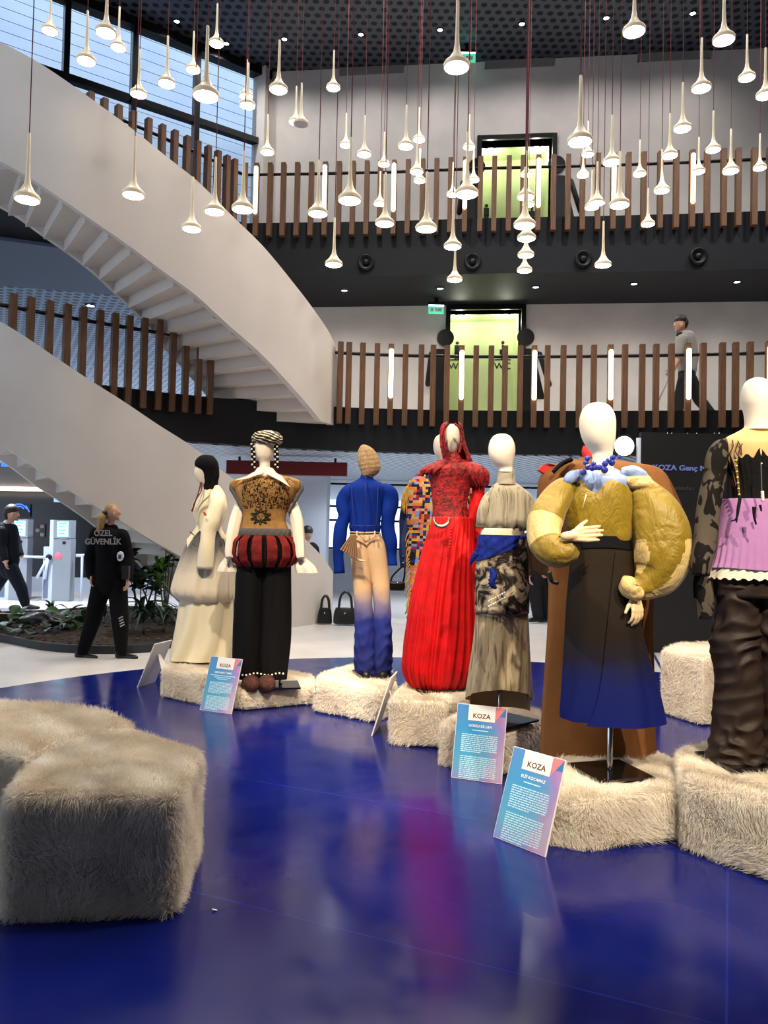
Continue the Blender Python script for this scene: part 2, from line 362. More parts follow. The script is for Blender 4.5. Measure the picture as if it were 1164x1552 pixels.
for (a, b_, t, z, lamps, nm) in ((a2, b2, t2, L2, True, 'wall_recess'), (a3, b3, t3, L3, False, 'wall_recess_upper')):
    dp = .85
    mb = MB()
    ya, yb = wall_d(a), wall_d(b_)
    mb.add(prism([(a,ya+dp),(b_,yb+dp),(b_,yb+dp+.1),(a,ya+dp+.1)], z, t))          # back
    mb.add(prism([(a-.08,ya+.02),(a,ya+.02),(a,ya+dp),(a-.08,ya+dp)], z, t))
    mb.add(prism([(b_,yb+.02),(b_+.08,yb+.02),(b_+.08,yb+dp),(b_,yb+dp)], z, t))
    mb.add(prism([(a,ya+.02),(b_,yb+.02),(b_,yb+dp),(a,ya+dp)], t, t+.08))
    rec = struct(obj(nm, mb.vf, LIME, smooth=False))
    fr = MB(); fw = .09
    fr.add(prism([(a-fw,ya-.06),(a,ya-.06),(a,ya+.3),(a-fw,ya+.3)], z, t+fw)).add(prism([(b_,yb-.06),(b_+fw,yb-.06),(b_+fw,yb+.3),(b_,yb+.3)], z, t+fw))
    fr.add(prism([(a,ya-.06),(b_,yb-.06),(b_,yb+.3),(a,ya+.3)], t, t+fw))
    struct(obj('trim_recess', fr.vf, DARKM, smooth=False))
    for q in (.16, .82):
        x = a+(b_-a)*q; c = (x, wall_d(x)+.35, t-.012)
        dl = empty('recess_light', c, f"round white ceiling lamp in the {'lower' if lamps else 'upper'} lime washroom recess, {'left' if q < .5 else 'right'} one", 'light')
        obj('trim_ring', lathe([(.075,.012),(.095,.012),(.095,-.004),(.075,-.004),(.075,.012)], 20, c), WHITE, dl)
        obj('diffuser', lathe([(.001,0),(.075,0),(.075,.008),(.001,.008)], 20, c), NICHEL, dl)
        l = bpy.data.lights.new('recess_lamp', 'POINT'); l.energy = 13; l.color = (1,.97,.86); l.shadow_soft_size = .06
        o = bpy.data.objects.new('recess_lamp', l); COL.objects.link(o); o.location = (c[0], c[1], c[2]-.12)
    # WC signs on the recess' rear wall
    for q, who in ((.16, 'man'), (.84, 'woman')):
        x = a+(b_-a)*q; y = wall_d(x)+dp-.006; zz = z+1.68 if lamps else z+1.02
        sg = empty('washroom_sign', (x, y, zz), f"black {who} pictogram over WC letters, {'lower' if lamps else 'upper'} lime recess", 'sign')
        rt = np.array([1,-.115,0])/math.hypot(1,.115)
        text('letters', 'WC', DARKM, sg, (x, y-.004, zz-.2), rt, (0,0,1), .2, .003)
        obj('line', box((x, y-.004, zz), (.34,.008,.02), -math.atan(.115)), DARKM, sg, False)
        pm = MB().add(sphere((x, y-.006, zz+.36), .035, 12, 8, (1,.2,1)))
        if who == 'man': pm.add(box((x,y-.006,zz+.22), (.11,.01,.18))).add(box((x-.028,y-.006,zz+.08), (.04,.01,.14))).add(box((x+.028,y-.006,zz+.08), (.04,.01,.14)))
        else: pm.add(prism([(x-.02,y-.01),(x+.02,y-.01),(x+.02,y),(x-.02,y)], zz+.2, zz+.31)).add(box((x,y-.006,zz+.16), (.13,.01,.11))).add(box((x-.022,y-.006,zz+.06), (.03,.01,.1))).add(box((x+.022,y-.006,zz+.06), (.03,.01,.1)))
        obj('pictogram', pm.vf, DARKM, sg, False)
    # tall black figure silhouettes beside the recess
    for side in (-1, 1):
        xc = (a-fw+.0 if side < 0 else b_+fw+.0); y = wall_d(xc)-.045
        hz = z+1.0
        s = empty('wall_pictogram', (xc, y, z), f"tall black {'man' if side < 0 else 'woman'} silhouette on white wall beside {'lower' if lamps else 'upper'} washroom recess", 'sign')
        R_ = .17; zc = Zw(737, 512)-.0 if lamps else Zw(780, 252)
        v, f = lathe([(.001,0),(R_,0),(R_,.03),(.001,.03)], 28); v = [(xc+p[0], y-p[2]+.03, zc+p[1]) for p in v]
        obj('head', (v, f), DARKM, s, False)
        top = zc-R_-.06; w = .26
        if side > 0: body = [(0,top),(w-.06,top),(w,top-.06),(w-.02,top-.35),(w+.14,top-1.0),(w-.08,top-1.0),(w-.08,z+.01),(0,z+.01)]
        else: body = [(0,top),(-w+.05,top),(-w,top-.06),(-w+.05,top-.85),(-w+.05,z+.01),(0,z+.01)]
        body = [(q[0], max(q[1], z+.01)) for q in body]
        v, f = prism(body, 0, .03); fix_normals(obj('body', ([(xc+p[0], y-p[2]+.03, p[1]) for p in v], f), DARKM, s, False))
        p0 = np.array([xc+side*(w+.02), y+.005, top-.1]); p1 = np.array([xc+side*(w+(.22 if side > 0 else .08)), y+.005, max(z+.1, top-.72)])
        obj('arm', sweep([p0+(p0-p1)*.06, p0, p1, p1+(p1-p0)*.06], [.03,.05,.055,.03], 10), DARKM, s)
# grey air grilles under the ceiling
GRILLE = mat('grey_grille', (150,146,142), .6)
for i, (x0, x1, y0, y1) in enumerate(((515,610,91,113),(735,838,75,103),(966,1075,57,92))):
    A, B = Xw(x0, y0), Xw(x1, y1); z1, z0 = Zw((x0+x1)/2, y0), Zw((x0+x1)/2, y1)
    g = empty('air_grille', ((A+B)/2, wall_d((A+B)/2)-.03, (z0+z1)/2), f"grey rectangular air grille high on the white wall, {('leftmost','middle','rightmost')[i]} of three", 'grille')
    def gb(u0, u1, za, zb, f0, f1): return prism([(A+(B-A)*u0, wall_d(A+(B-A)*u0)-f1),(A+(B-A)*u1, wall_d(A+(B-A)*u1)-f1),(A+(B-A)*u1, wall_d(A+(B-A)*u1)-f0),(A+(B-A)*u0, wall_d(A+(B-A)*u0)-f0)], za, zb)
    fb = MB()
    for q in ((0,1,z0,z0+.025),(0,1,z1-.025,z1),(0,.02,z0,z1),(.98,1,z0,z1)): fb.add(gb(*q, 0, .035))
    obj('frame', fb.vf, GRILLE, g, False)
    for j in range(9):
        z = z0+.03+(z1-z0-.06)*j/9; obj('slat', gb(.02,.98,z,z+(z1-z0)/9*.9,.014,.03), GRILLE, g, False)
# exit signs
GREEN = emit('exit_sign_green', (70,190,150), 1.3); GLOWW = emit('exit_sign_white', (210,240,255), 6)
for nm, (px, py), (w, h), lbl in (('exit_sign',(661,470),(.30,.15),'green lit exit sign hung under the lower soffit'),('exit_sign',(708,88),(.34,.17),'green lit exit sign under the dark ceiling, behind pendant lamps')):
    X = Xw(px, py); c = np.array([X, wall_d(X)-.5, Zw(px, py)]); c = P(px, py, wall_d(X)-.5)
    s = empty(nm, c, lbl, 'sign')
    obj('panel', box(c, (w,.02,h)), GREEN, s, False)
    obj('light_bar', box(c+np.array([0,0,h/2+.012]), (w,.03,.02)), GLOWW, s, False)
    obj('housing', box(c+np.array([0,0,h/2+.05]), (w+.02,.07,.05)), DARKM, s, False)
    zt = 6.04 if c[2] < 7 else CEIL
    obj('bracket', bbox(c[0]-.04,c[0]+.04,c[1]-.02,c[1]+.02,c[2]+h/2+.07,zt), DARKM, s, False)
    for j, (dx, w_) in enumerate(((-.08,.06),(0,.05),(.07,.08))):
        obj('mark', box(c+np.array([dx,-.012,0]), (w_,.006,h*.45)), PAPER, s, False)
# tall window wall at left, running from the corner toward the camera
WC = np.array([-2.66, 15.95]); WD = np.array([-.82, -.5724])
def wp(t, off=0.0): return WC+WD*t+np.array([-.5724, .82])*off
wt = 10.83
def wbox(t0, t1, z0, z1, o0, o1): return prism([tuple(wp(t0,o0)), tuple(wp(t1,o0)), tuple(wp(t1,o1)), tuple(wp(t0,o1))], z0, z1)
def win_t(px, py):
    v = ray(px, py); A = np.array([[WD[0], -v[0]],[WD[1], -v[1]]]); return np.linalg.solve(A, -WC)[0]
def win_z(px, py):
    v = ray(px, py); A = np.array([[WD[0], -v[0]],[WD[1], -v[1]]]); s = np.linalg.solve(A, -WC)[1]; return H+s*v[2]
TM = [0.0]+[win_t(px, 200) for px in (296, 200, 96)]
stp = TM[-1]-TM[-2]
while TM[-1] < 9: TM.append(TM[-1]+stp)
ztr = win_z(240, 165)
win = struct(empty('window_1', (WC[0], WC[1], L3)))
GLASS, nt, b = nodes('window_glass'); b.inputs['Base Color'].default_value = (.9,.96,1,1); b.inputs['Roughness'].default_value = .02
b.inputs['Transmission Weight'].default_value = 1.0; b.inputs['IOR'].default_value = 1.03
obj('header', wbox(-.1, TM[-1], wt, CEIL, -.12, .12), DARKM, win, False)
obj('transom', wbox(0, TM[-1], ztr-.06, ztr+.06, -.08, .08), DARKM, win, False)
for t in TM: obj('mullion', wbox(t-.05, t+.05, L3, wt, -.09, .09), DARKM, win, False)
for i in range(len(TM)-1):
    for z0, z1 in ((L3, ztr-.06), (ztr+.06, wt)): obj('pane', wbox(TM[i]+.05, TM[i+1]-.05, z0, z1, -.008, .008), GLASS, win, False)
# made-up pale boards outside the glass, standing in for the bright lined view
FAC = mat('pale_view_board', (222,230,240), .55, c2=(206,218,236), ns=1)
fac = empty('view_boards', (*wp(4, 3.2), L3-1), 'pale stand-in boards of the building seen through the tall window', 'backdrop')
zz = L3-1
while zz < 13.4:
    obj('board', wbox(-6, 14, zz, zz+.235, 3.2, 3.26), FAC, fac, False); zz += .25
obj('backing', wbox(-6, 14, L3-1, 13.5, 3.26, 3.3), mat('view_board_joint', (120,136,160), .8), fac, False)
# corner post between window and rear wall
struct(obj('trim_corner', prism([(-2.9,15.9),(-2.62,15.72),(-2.5,16.1),(-2.8,16.2)], L3, CEIL), WHITE, smooth=False))

# ------------------------------------------------------------------ ground level beyond the stage
GW = mat('ground_wall_white', (196,202,214), .7)
struct(obj('wall_ground_back', MB().add(bbox(-3.4,9,19.4,19.6,0,1.02)).add(bbox(-3.4,-1.55,19.35,19.7,1.02,2.7)).add(bbox(4.5,9,19.4,19.6,1.02,2.7)).vf, GW, smooth=False))
struct(obj('column_ground', bbox(-2.35,-1.2,16.2,17.2,0,2.7), GW, smooth=False))
gwn = struct(empty('window_2', (1.4,19.5,1.02)))
for x in (-1.5,-.35,.8,2.0,3.2,4.45): obj('mullion', bbox(x-.03,x+.03,19.44,19.52,1.02,2.7), DARKM, gwn, False)
for z in (1.05,1.75,2.1,2.66): obj('transom', bbox(-1.5,4.5,19.45,19.51,z-.025,z+.025), DARKM, gwn, False)
for i, x in enumerate((-1.5,-.35,.8,2.0,3.2)): obj('pane', bbox(x+.03,(-.35,.8,2.0,3.2,4.45)[i]-.03,19.475,19.485,1.07,2.64), GLASS, gwn, False)
RED = mat('dark_red_board', (112,20,26), .5)
c0, c1 = P(345, 698, 13.4), P(526, 722, 13.4)
tag(obj('fascia_board', bbox(c0[0], c1[0], 13.3, 13.5, c1[2], c0[2]), RED, smooth=False), 'dark red fascia board under the balcony, behind the capped mannequin', 'board')
for q in (.1, .9):
    x = c0[0]+(c1[0]-c0[0])*q
    o = bpy.data.objects['fascia_board']; obj('hanger', bbox(x-.02,x+.02,13.38,13.42,c0[2]-.01,2.705), DARKM, o, False)
# entrance wall at far left with light strip and screen
struct(obj('wall_entrance', bbox(-14,-4.55,17.3,17.5,.32,2.25), mat('dark_glossy_panel', (22,24,30), .18), smooth=False))
struct(obj('baseboard_entrance', bbox(-14,-4.55,17.2,17.5,0,.32), mat('pale_base', (170,178,196), .5), smooth=False))
struct(obj('trim_entrance', bbox(-14,-4.8,16.2,17.5,2.25,2.66), mat('taupe_header', (120,116,116), .5), smooth=False))
struct(obj('trim_entrance_upper', bbox(-14,-4.8,16.4,17.5,2.66,3.4), mat('pale_header', (196,204,218), .6), smooth=False))
s = tag(obj('strip_light', bbox(-14,-4.85,16.12,16.2,2.16,2.24), emit('strip_glow', (255,236,214), 5), smooth=False), 'long warm strip light over the dark entrance wall', 'light')
SCRB = emit('screen_blue', (70,120,215), 1.6)
c = P(20, 699, 16.3); s = empty('wall_screen', c, 'blue display screen on pale band above the entrance', 'screen')
obj('bezel', box(c, (.52,.06,.34)), DARKM, s, False); obj('screen', box(c+np.array([-.04,-.035,.01]), (.4,.01,.28)), SCRB, s, False)
obj('caption', box(c+np.array([.2,-.035,.01]), (.09,.01,.28)), GLOWW, s, False)

# ------------------------------------------------------------------ staircases (two stacked curved flights)
OUT = [(-.80,12.60,4.36),(-.92,12.27,4.58),(-1.11,11.95,4.81),(-1.38,11.56,5.09),(-1.80,11.05,5.49),(-2.22,10.68,5.81),(-2.60,10.40,6.12),(-3.01,10.19,6.38),(-3.40,10.02,6.64),(-3.79,9.89,6.88),(-4.18,9.82,7.13),(-4.63,9.84,7.42),(-5.12,9.93,7.70),(-5.75,10.12,8.05),(-6.4,10.35,8.1)]
PO = cr(OUT, 6)
OI = [(-2.45,12.6),(-2.50,12.52),(-2.6,12.42),(-2.85,12.25),(-3.2,12.0),(-3.5,11.78),(-3.75,11.58),(-4.02,11.41),(-4.3,11.26),(-4.62,11.15),(-5.0,11.08),(-5.42,11.1),(-5.9,11.22),(-6.4,11.45),(-6.9,11.7)]
PI_ = cr(OI, 6)
NRM = PI_-PO[:, :2]; WST = np.linalg.norm(NRM, axis=1); NRM = NRM/WST[:, None]
def band(pl, off, ztop, zbot, th):
    """curved balustrade wall: plan line pl, thickness th to the inside"""
    v = []; f = []; m = len(pl)
    for i in range(m):
        a = pl[i]; b_ = pl[i]+off[i]*th
        v += [(a[0],a[1],zbot[i]),(a[0],a[1],ztop[i]),(b_[0],b_[1],ztop[i]),(b_[0],b_[1],zbot[i])]
    for i in range(m-1):
        for j in range(4):
            k = (j+1) % 4; f.append((i*4+j, (i+1)*4+j, (i+1)*4+k, i*4+k))
    f.append((0,1,2,3)); f.append((4*m-4,4*m-1,4*m-2,4*m-3)); return v, f
def flight(dz, zfloor, label, start):
    root = empty('curved_staircase', (PO[0][0], PO[0][1], zfloor), label, 'staircase')
    zt = PO[:, 2]-dz; zb = np.maximum(zt-1.54, zfloor-.30 if start == 'balcony' else 0.0)
    fix_normals(obj('balustrade', band(PO[:, :2], NRM, zt, zb, .09), STAIRW, root, False))
    fix_normals(obj('balustrade', band(PI_, -NRM, zt if start == 'balcony' else np.minimum(zt, 2.70), np.minimum(zb, 2.6) if start != 'balcony' else zb, .09), STAIRW, root, False))
    # steps: each tread block with its riser, soffit stepped as below the real flight
    S = np.concatenate([[0], np.cumsum(np.linalg.norm(np.diff(PO[:, :2], axis=0), axis=1))])
    going = .285; k = 0
    while True:
        s0, s1 = k*going, (k+1)*going
        if s1 > S[-1]: break
        z1 = zfloor+.171*(k+1)
        if z1 > zfloor+3.58: break
        q = []
        for s in (s0, s0+going/2, s1+.02):
            i = np.interp(s, S, np.arange(len(S))); a = np.array([np.interp(i, np.arange(len(S)), PO[:, c]) for c in (0,1)])
            nn = np.array([np.interp(i, np.arange(len(S)), NRM[:, c]) for c in (0,1)]); w_ = np.interp(i, np.arange(len(S)), WST); q.append((a+nn*.085, a+nn*(w_-.085)))
        poly = [q[0][0], q[1][0], q[2][0], q[2][1], q[1][1], q[0][1]]
        zlo = max(z1-.66, zfloor-.29 if start == 'balcony' else 0.001)
        fix_normals(obj('step', prism([tuple(p) for p in poly], zlo, z1), STAIRW, root, False)); k += 1
    return root
flight(0.0, L2, 'upper white curved staircase rising from the first balcony', 'balcony')
flight(3.58, 0.0, 'lower white curved staircase rising from the ground floor', 'ground')

# ------------------------------------------------------------------ balcony railings
def railing(name, label, E, k, pxs, lit, ztop, zslat, zrail, tz0, tz1):
    C = cr(E, k); root = empty(name, (C[len(C)//2][0], C[len(C)//2][1], zslat), label, 'railing')
    ang = C[:, 0]/C[:, 1]
    tn = np.gradient(C, axis=0); tn /= np.linalg.norm(tn, axis=1)[:, None]
    def at(px, py):
        v = ray(px, py); u = v[0]/v[1]; i = np.interp(u, ang, np.arange(len(C)))
        return np.array([np.interp(i, np.arange(len(C)), C[:, c]) for c in (0,1)]), np.array([np.interp(i, np.arange(len(C)), tn[:, c]) for c in (0,1)])
    mesh = {}
    for px, py in pxs:
        p, t = at(px, py); rz = math.atan2(t[1], t[0]); nrm = np.array([t[1], -t[0]])
        if nrm[1] > 0: nrm = -nrm
        c = p+nrm*.075
        if 's' not in mesh: mesh['s'] = proto(obj('slat', box((0,0,(zslat+ztop)/2), (.085,.12,ztop-zslat)), WOOD, None, False))
        o = bpy.data.objects.new('slat', mesh['s']); COL.objects.link(o); o.parent = root
        o.location = (c[0]-root.location.x, c[1]-root.location.y, -root.location.z); o.rotation_euler = (0,0,rz)
        if px in lit:
            cc = c+nrm*.085
            obj('light_tube', sweep([(cc[0],cc[1],tz0-.02),(cc[0],cc[1],tz0),(cc[0],cc[1],tz1),(cc[0],cc[1],tz1+.02)], [.02,.036,.036,.02], 12), TUBE, root)
    pr = [(p[0], p[1]) for p in C]
    obj('handrail', sweep([(p[0]+.0, p[1]+.02, zrail) for p in pr], .028, 8), DARKM, root)
    return root
sl2 = [14,41,70,97,121,147,170,192,215,238,259,279,299,317]
sl2m = [515,528,549,571,592,614,638,656,677,699,721,744,765,788,809,829,853,877,899,924,946,972,993,1016,1041,1064,1093,1113,1135,1163,1187,1211,1236,1262,1288,1314,1341,1368,1396]
lit2 = {592,699,809,924,1041,1163}
railing('balcony_railing', 'lower balcony railing of upright wooden slats with six light tubes', E2, 6,
        [(x, 560) for x in sl2+sl2m], lit2, 4.48, 3.17, 4.33, 3.62, 4.37)
sl3l = [130,152,175,197,221,242,261,280,296,312,327,341,353]
sl3 = [370,390,411,431,452,473,494,515,536,557,577,598,619,641,662,683,705,728,749,771,792,815,838,860,882,905,928,951,974,999,1023,1047,1070,1095,1117,1141,1164,1190,1213,1237,1261,1285,1310,1335,1360,1385]
lit3 = {390,494,598,705,815,928,1047,1164}
railing('gallery_railing', 'upper gallery railing of upright wooden slats with eight light tubes', E3, 2,
        [(x, 200) for x in sl3l]+[(x, 290) for x in sl3], lit3, 8.08, 6.75, 7.93, 7.16, 7.98)

# ------------------------------------------------------------------ ceiling downlights, air diffusers on the fascia
ORD = ['first','second','third','fourth','fifth','sixth','seventh','eighth','ninth','tenth','eleventh','twelfth','thirteenth','fourteenth','fifteenth','sixteenth','seventeenth','eighteenth','nineteenth','twentieth','twenty-first','twenty-second','twenty-third','twenty-fourth']
def downlight(c, r, label, group, beam=0):
    d_ = empty('downlight', c, label, 'light', group)
    obj('trim_ring', lathe([(r,.004),(r*1.35,.004),(r*1.35,-.012),(r,-.012),(r,.004)], 16, c), DARKM, d_)
    if beam:
        l = bpy.data.lights.new('downlight_beam', 'SPOT'); l.energy = beam; l.color = (1,.95,.9); l.spot_size = math.radians(150); l.spot_blend = 1; l.shadow_soft_size = .05
        o = bpy.data.objects.new('downlight_beam', l); COL.objects.link(o); o.location = (c[0], c[1], c[2]-.03)
    obj('lens', lathe([(.001,-.012),(r*.6,-.010),(r,-.004),(r,.004),(.001,.004)], 16, c), DOWN, d_)
for i, (x, y) in enumerate(((268,32),(343,66),(431,59),(547,52),(667,45),(791,36),(919,27),(1050,20))):
    downlight(G(x, y, CEIL-.006), .05, f"small white spotlight in the dark perforated ceiling, {ORD[i]} from the left", 'spotlights in the perforated ceiling', 115)
for i, (x, y) in enumerate(((522,440),(667,437),(812,435),(961,430),(1117,427))):
    downlight(G(x, y, 6.034), .055, f"small downlight in the dark soffit over the lower balcony, {ORD[i]} from the left", 'downlights in the dark soffit', 70)
for i, (x, y) in enumerate(((110,408),(137,463))):
    downlight(G(x, y, 6.034 if i == 0 else 5.975), .08, f"{'downlight in the smooth pale soffit' if i == 0 else 'downlight in the pale perforated ceiling'} left of the staircase", 'downlights left of the staircase')
def arc_at(E, k, px, py):
    C = cr(E, k); v = ray(px, py); i = np.interp(v[0]/v[1], C[:, 0]/C[:, 1], np.arange(len(C)))
    p = np.array([np.interp(i, np.arange(len(C)), C[:, c]) for c in (0,1)]); return p, H+p[1]/v[1]*v[2]
for i, (x, y) in enumerate(((555,398),(716,397),(884,393),(1058,389))):
    p, z = arc_at(E3, 2, x, y); a_ = empty('air_nozzle', (p[0], p[1]-.01, z), f"round black air nozzle on the dark gallery fascia, {ORD[i]} from the left", 'vent', 'air nozzles on the fascia')
    prof = [(.15,0),(.15,.05),(.12,.06),(.09,.02),(.045,.02)]
    v, f = lathe(prof, 24); obj('ring', ([(p[0]+q[0], p[1]-q[2], z+q[1]) for q in v], f), DARKM, a_)
    obj('nozzle', sphere((p[0], p[1]-.02, z), .06, 16, 10), BLACKL, a_)

# ------------------------------------------------------------------ pendant lamps
LAMPS = [(75.6,48,25),(130.6,93.5,29.5),(160.5,51,32),(179.4,73,24),(210,144,26),(252.6,128,28),(292.4,107,22.7),(312,147,41),(328,67,23.4),(373,147,21.5),(375,161,25),(41,304,38.5),(202,297,34),(290.4,348,30),(325,322,31.6),(367.7,318.6,33.7),
 (422,137,29),(505,134,22),(456,189,24),(448,186,21),(405,231.6,22),(524,221,18.5),(552,235,22.7),(581.7,250,18),(530,305,36.4),(481.7,325,31),(575.5,310,19),(583,340,29.5),(646,348,33),(615,222.7,24),(635,212.7,19),(631.5,261.5,21),(636,275,18),(692,103,40.5),(711,224,19),(717.5,274,17),(707.5,295.5,35.7),(686,296,18),(686,375,27.5),(505.8,402,27),(689,425,24),
 (961,49,35),(1097,62,33.7),(1063,135,29.5),(1132,119,25.4),(1160,146,28),(879,216,38.5),(891,235,19.5),(883.6,266.7,19),(927,247,27.5),(1034.5,196,27),(1015,237,24.7),(1081,228,22.7),(969.5,265,20),(1059,261,20),(1107.6,260.5,24.7),(1151.6,255.7,20),(1003,290,24),(939,312,31),(905,308.6,24),(897,315.5,22),(982,341,21),(798,265.6,18.5),(797,300,27),(801,311,19),(795,343,33.7),(798,362.5,28.6),(797,388,25.4),(795,411,23.4),(914,403,25.4)]
LD = .185
prof = [(.0105,.50),(.0125,.30),(.016,.18),(.025,.12),(.047,.078),(.070,.050),(.0855,.038),(.0925,.026),(.0925,.002),(.088,0.0)]
SH = proto(obj('shade', lathe([(.001,.505),(.008,.505)]+prof+[(.082,.002),(.082,.006)], 28), LAMPW))
DF = proto(obj('diffuser', lathe([(.001,-.001),(.06,-.001),(.081,.001),(.081,.005),(.001,.006)], 28), DIFF))
DFO = DF.copy(); DFO.materials[0] = LAMPOFF
CD = proto(obj('cord', lathe([(.0042,0),(.0042,1)], 8), CORD))
CAN = proto(obj('ceiling_cap', lathe([(.001,0),(.035,0),(.035,.03),(.001,.03)], 12), DARKM))
def zone(x, y):
    if x < 385 and y < 170: return 'before the tall window'
    if x < 385: return 'before the stair balustrade'
    if y < 205: return 'high before the gallery wall'
    if y < 255: return 'level with gallery railing top'
    if y < 300: return 'before gallery railing upper half'
    if y < 345: return 'before gallery railing lower half'
    return 'lowest, before the dark fascia'
zs = {}
for L in LAMPS: zs.setdefault(zone(L[0], L[1]), []).append(L)
for k_ in zs: zs[k_].sort()
for (x, y, w) in LAMPS:
    d_ = min(11.6, max(4.5, F*LD/w)); c = P(x, y, d_); zn = zone(x, y); ix = zs[zn].index((x, y, w))
    off = (x, y) == (456, 189)
    lb = f"white bell pendant lamp {zn}, {ORD[ix]} from the left" + (' (unlit)' if off else '')
    r = empty('pendant_lamp', c, lb, 'lamp', 'bell pendant lamps on red cords')
    for nme, me, z in (('shade', SH, 0), ('diffuser', DFO if off else DF, 0), ('cord', CD, .5), ('ceiling_cap', CAN, CEIL-.031-c[2])):
        o = bpy.data.objects.new(nme, me); COL.objects.link(o); o.parent = r; o.location = (0,0,z)
        if nme == 'cord': o.scale = (1,1,CEIL-.02-c[2]-.5)
# ================================================================== FUR PLINTHS
FURB = mat('fur_backing', (222,210,192), .95, c2=(196,184,168), ns=14)
FURM, _nt, _b = nodes('cream_fur'); _b.inputs['Roughness'].default_value = .85; _b.inputs['Specular IOR Level'].default_value = .15
_nt.links.new(ramp(_nt, noise(_nt, coord(_nt), 7, 4), [(.3, (226,214,196)), (.7, (250,243,230))]), _b.inputs['Base Color'])
def flow(p):
    """soft wavy combing field so that tufts lie in locks"""
    a = np.sin(p[:,0]*11+np.sin(p[:,2]*9)*1.6+p[:,1]*5)+np.sin(p[:,1]*13-p[:,2]*12+np.sin(p[:,0]*8)*1.3)
    b = np.cos(p[:,0]*9-p[:,2]*13+1.3*np.sin(p[:,1]*7))+np.sin(p[:,0]*21+p[:,1]*19+p[:,2]*17)
    c = np.sin(p[:,2]*16+p[:,0]*7-p[:,1]*9); return np.stack([a, b, c], 1)
def plinth(label, toppx, ztop, n_hair, length=.032, thick=.0007, pts=None, plate=None):
    poly = [tuple(G(x, y, ztop)[:2]) for x, y in toppx] if pts is None else pts
    c = np.mean(poly, axis=0); root = empty('fur_plinth', (c[0], c[1], .008), label, 'plinth', 'fur covered plinths')
    v, f = prism(poly, .010, ztop)
    o = fix_normals(obj('body', (v, f), FURB, root, True))
    bm = bmesh.new(); bm.from_mesh(o.data)
    bmesh.ops.bevel(bm, geom=[e for e in bm.edges], offset=.025, segments=3, affect='EDGES', profile=.5)
    bmesh.ops.triangulate(bm, faces=bm.faces); bmesh.ops.subdivide_edges(bm, edges=[e for e in bm.edges if e.calc_length() > .12], cuts=2, use_grid_fill=True)
    bmesh.ops.triangulate(bm, faces=bm.faces)
    bm.to_mesh(o.data); bm.free(); o.data.polygons.foreach_set('use_smooth', [True]*len(o.data.polygons)); me = o.data; me.calc_loop_triangles()
    V = np.array([q.co for q in me.vertices]); T = np.array([t.vertices for t in me.loop_triangles])
    A, B, C = V[T[:,0]], V[T[:,1]], V[T[:,2]]; N = np.cross(B-A, C-A); ar = np.linalg.norm(N, axis=1)+1e-12; N /= ar[:, None]
    up = (N[:,2] > -.3); pr = ar*up; pr /= pr.sum()
    ix = RNG.choice(len(T), n_hair, p=pr); r1 = np.sqrt(RNG.random(n_hair)); r2 = RNG.random(n_hair)
    p = A[ix]*(1-r1)[:,None]+B[ix]*(r1*(1-r2))[:,None]+C[ix]*(r1*r2)[:,None]; nn = N[ix]
    if plate:
        pc = P(plate[0], plate[1], plate[2]); w = p+np.array(root.location); ca, sa = math.cos(plate[4]), math.sin(plate[4])
        lx = (w[:,0]-pc[0])*ca+(w[:,1]-plate[2])*sa; ly = -(w[:,0]-pc[0])*sa+(w[:,1]-plate[2])*ca
        ok = ~((np.abs(lx) < plate[3]/2+.004) & (np.abs(ly) < plate[3]/2+.004) & (nn[:,2] > .5)); p, nn = p[ok], nn[ok]; n_hair = len(p)
    w = p+np.array(root.location); g = flow(w); g -= nn*np.sum(g*nn, 1)[:,None]
    side = 1-np.abs(nn[:,2]); L = length*(.55+.75*RNG.random(n_hair))
    d0 = nn*.75+g*.22+RNG.normal(0,.22,(n_hair,3)); d0 /= np.linalg.norm(d0, axis=1)[:,None]
    d1 = nn*.25+g*.42+RNG.normal(0,.2,(n_hair,3)); d1[:,2] -= .55*side; d1 /= np.linalg.norm(d1, axis=1)[:,None]
    K = 4; pts_ = np.zeros((n_hair, K, 3)); pts_[:,0] = p
    pts_[:,1] = p+d0*(L*.35)[:,None]; pts_[:,2] = pts_[:,1]+(d0*.5+d1*.5)*(L*.35)[:,None]; pts_[:,3] = pts_[:,2]+d1*(L*.4)[:,None]
    pts_[:,:,2] = np.maximum(pts_[:,:,2], .003)
    hc = bpy.data.hair_curves.new('fur'); hc.add_curves([K]*n_hair)
    hc.attributes['position'].data.foreach_set('vector', pts_.reshape(-1).astype(np.float32))
    if 'radius' not in hc.attributes: hc.attributes.new('radius', 'FLOAT', 'POINT')
    rad = np.tile(np.array([1,.9,.65,.2])*thick, n_hair).astype(np.float32); hc.attributes['radius'].data.foreach_set('value', rad)
    hc.materials.append(FURM)
    h = bpy.data.objects.new('fur', hc); COL.objects.link(h); h.parent = root; h['kind'] = 'stuff'
    return root
plinth('large cream fur block nearest the camera, in front at the left edge', [(10,1207),(270,1203),(303,1140),(197,1107),(95,1128),(38,1168)], .448, 120000, .034, .0006)
plinth('large cream fur block touching the back of the nearest block', [(-90,1110),(38,1150),(92,1122),(202,1098),(160,1078),(80,1068),(-20,1063),(-120,1080)], .448, 70000, .034, .0007)
plinth('fur plinth under the black hooded mannequin in cream', [(247,1013),(308,1023),(338,1018),(338,1001),(262,999)], .25, 16000, .030, .0013, plate=(306,1005,6.82,.26,.3))
plinth('low fur plinth under the mannequin in the embroidered vest', [(343,1030),(351,1048),(373,1050),(476,1041),(474,1024),(420,1014),(352,1014)], .15, 18000, .030, .0013, plate=(425,1036,6.3,.3,.2))
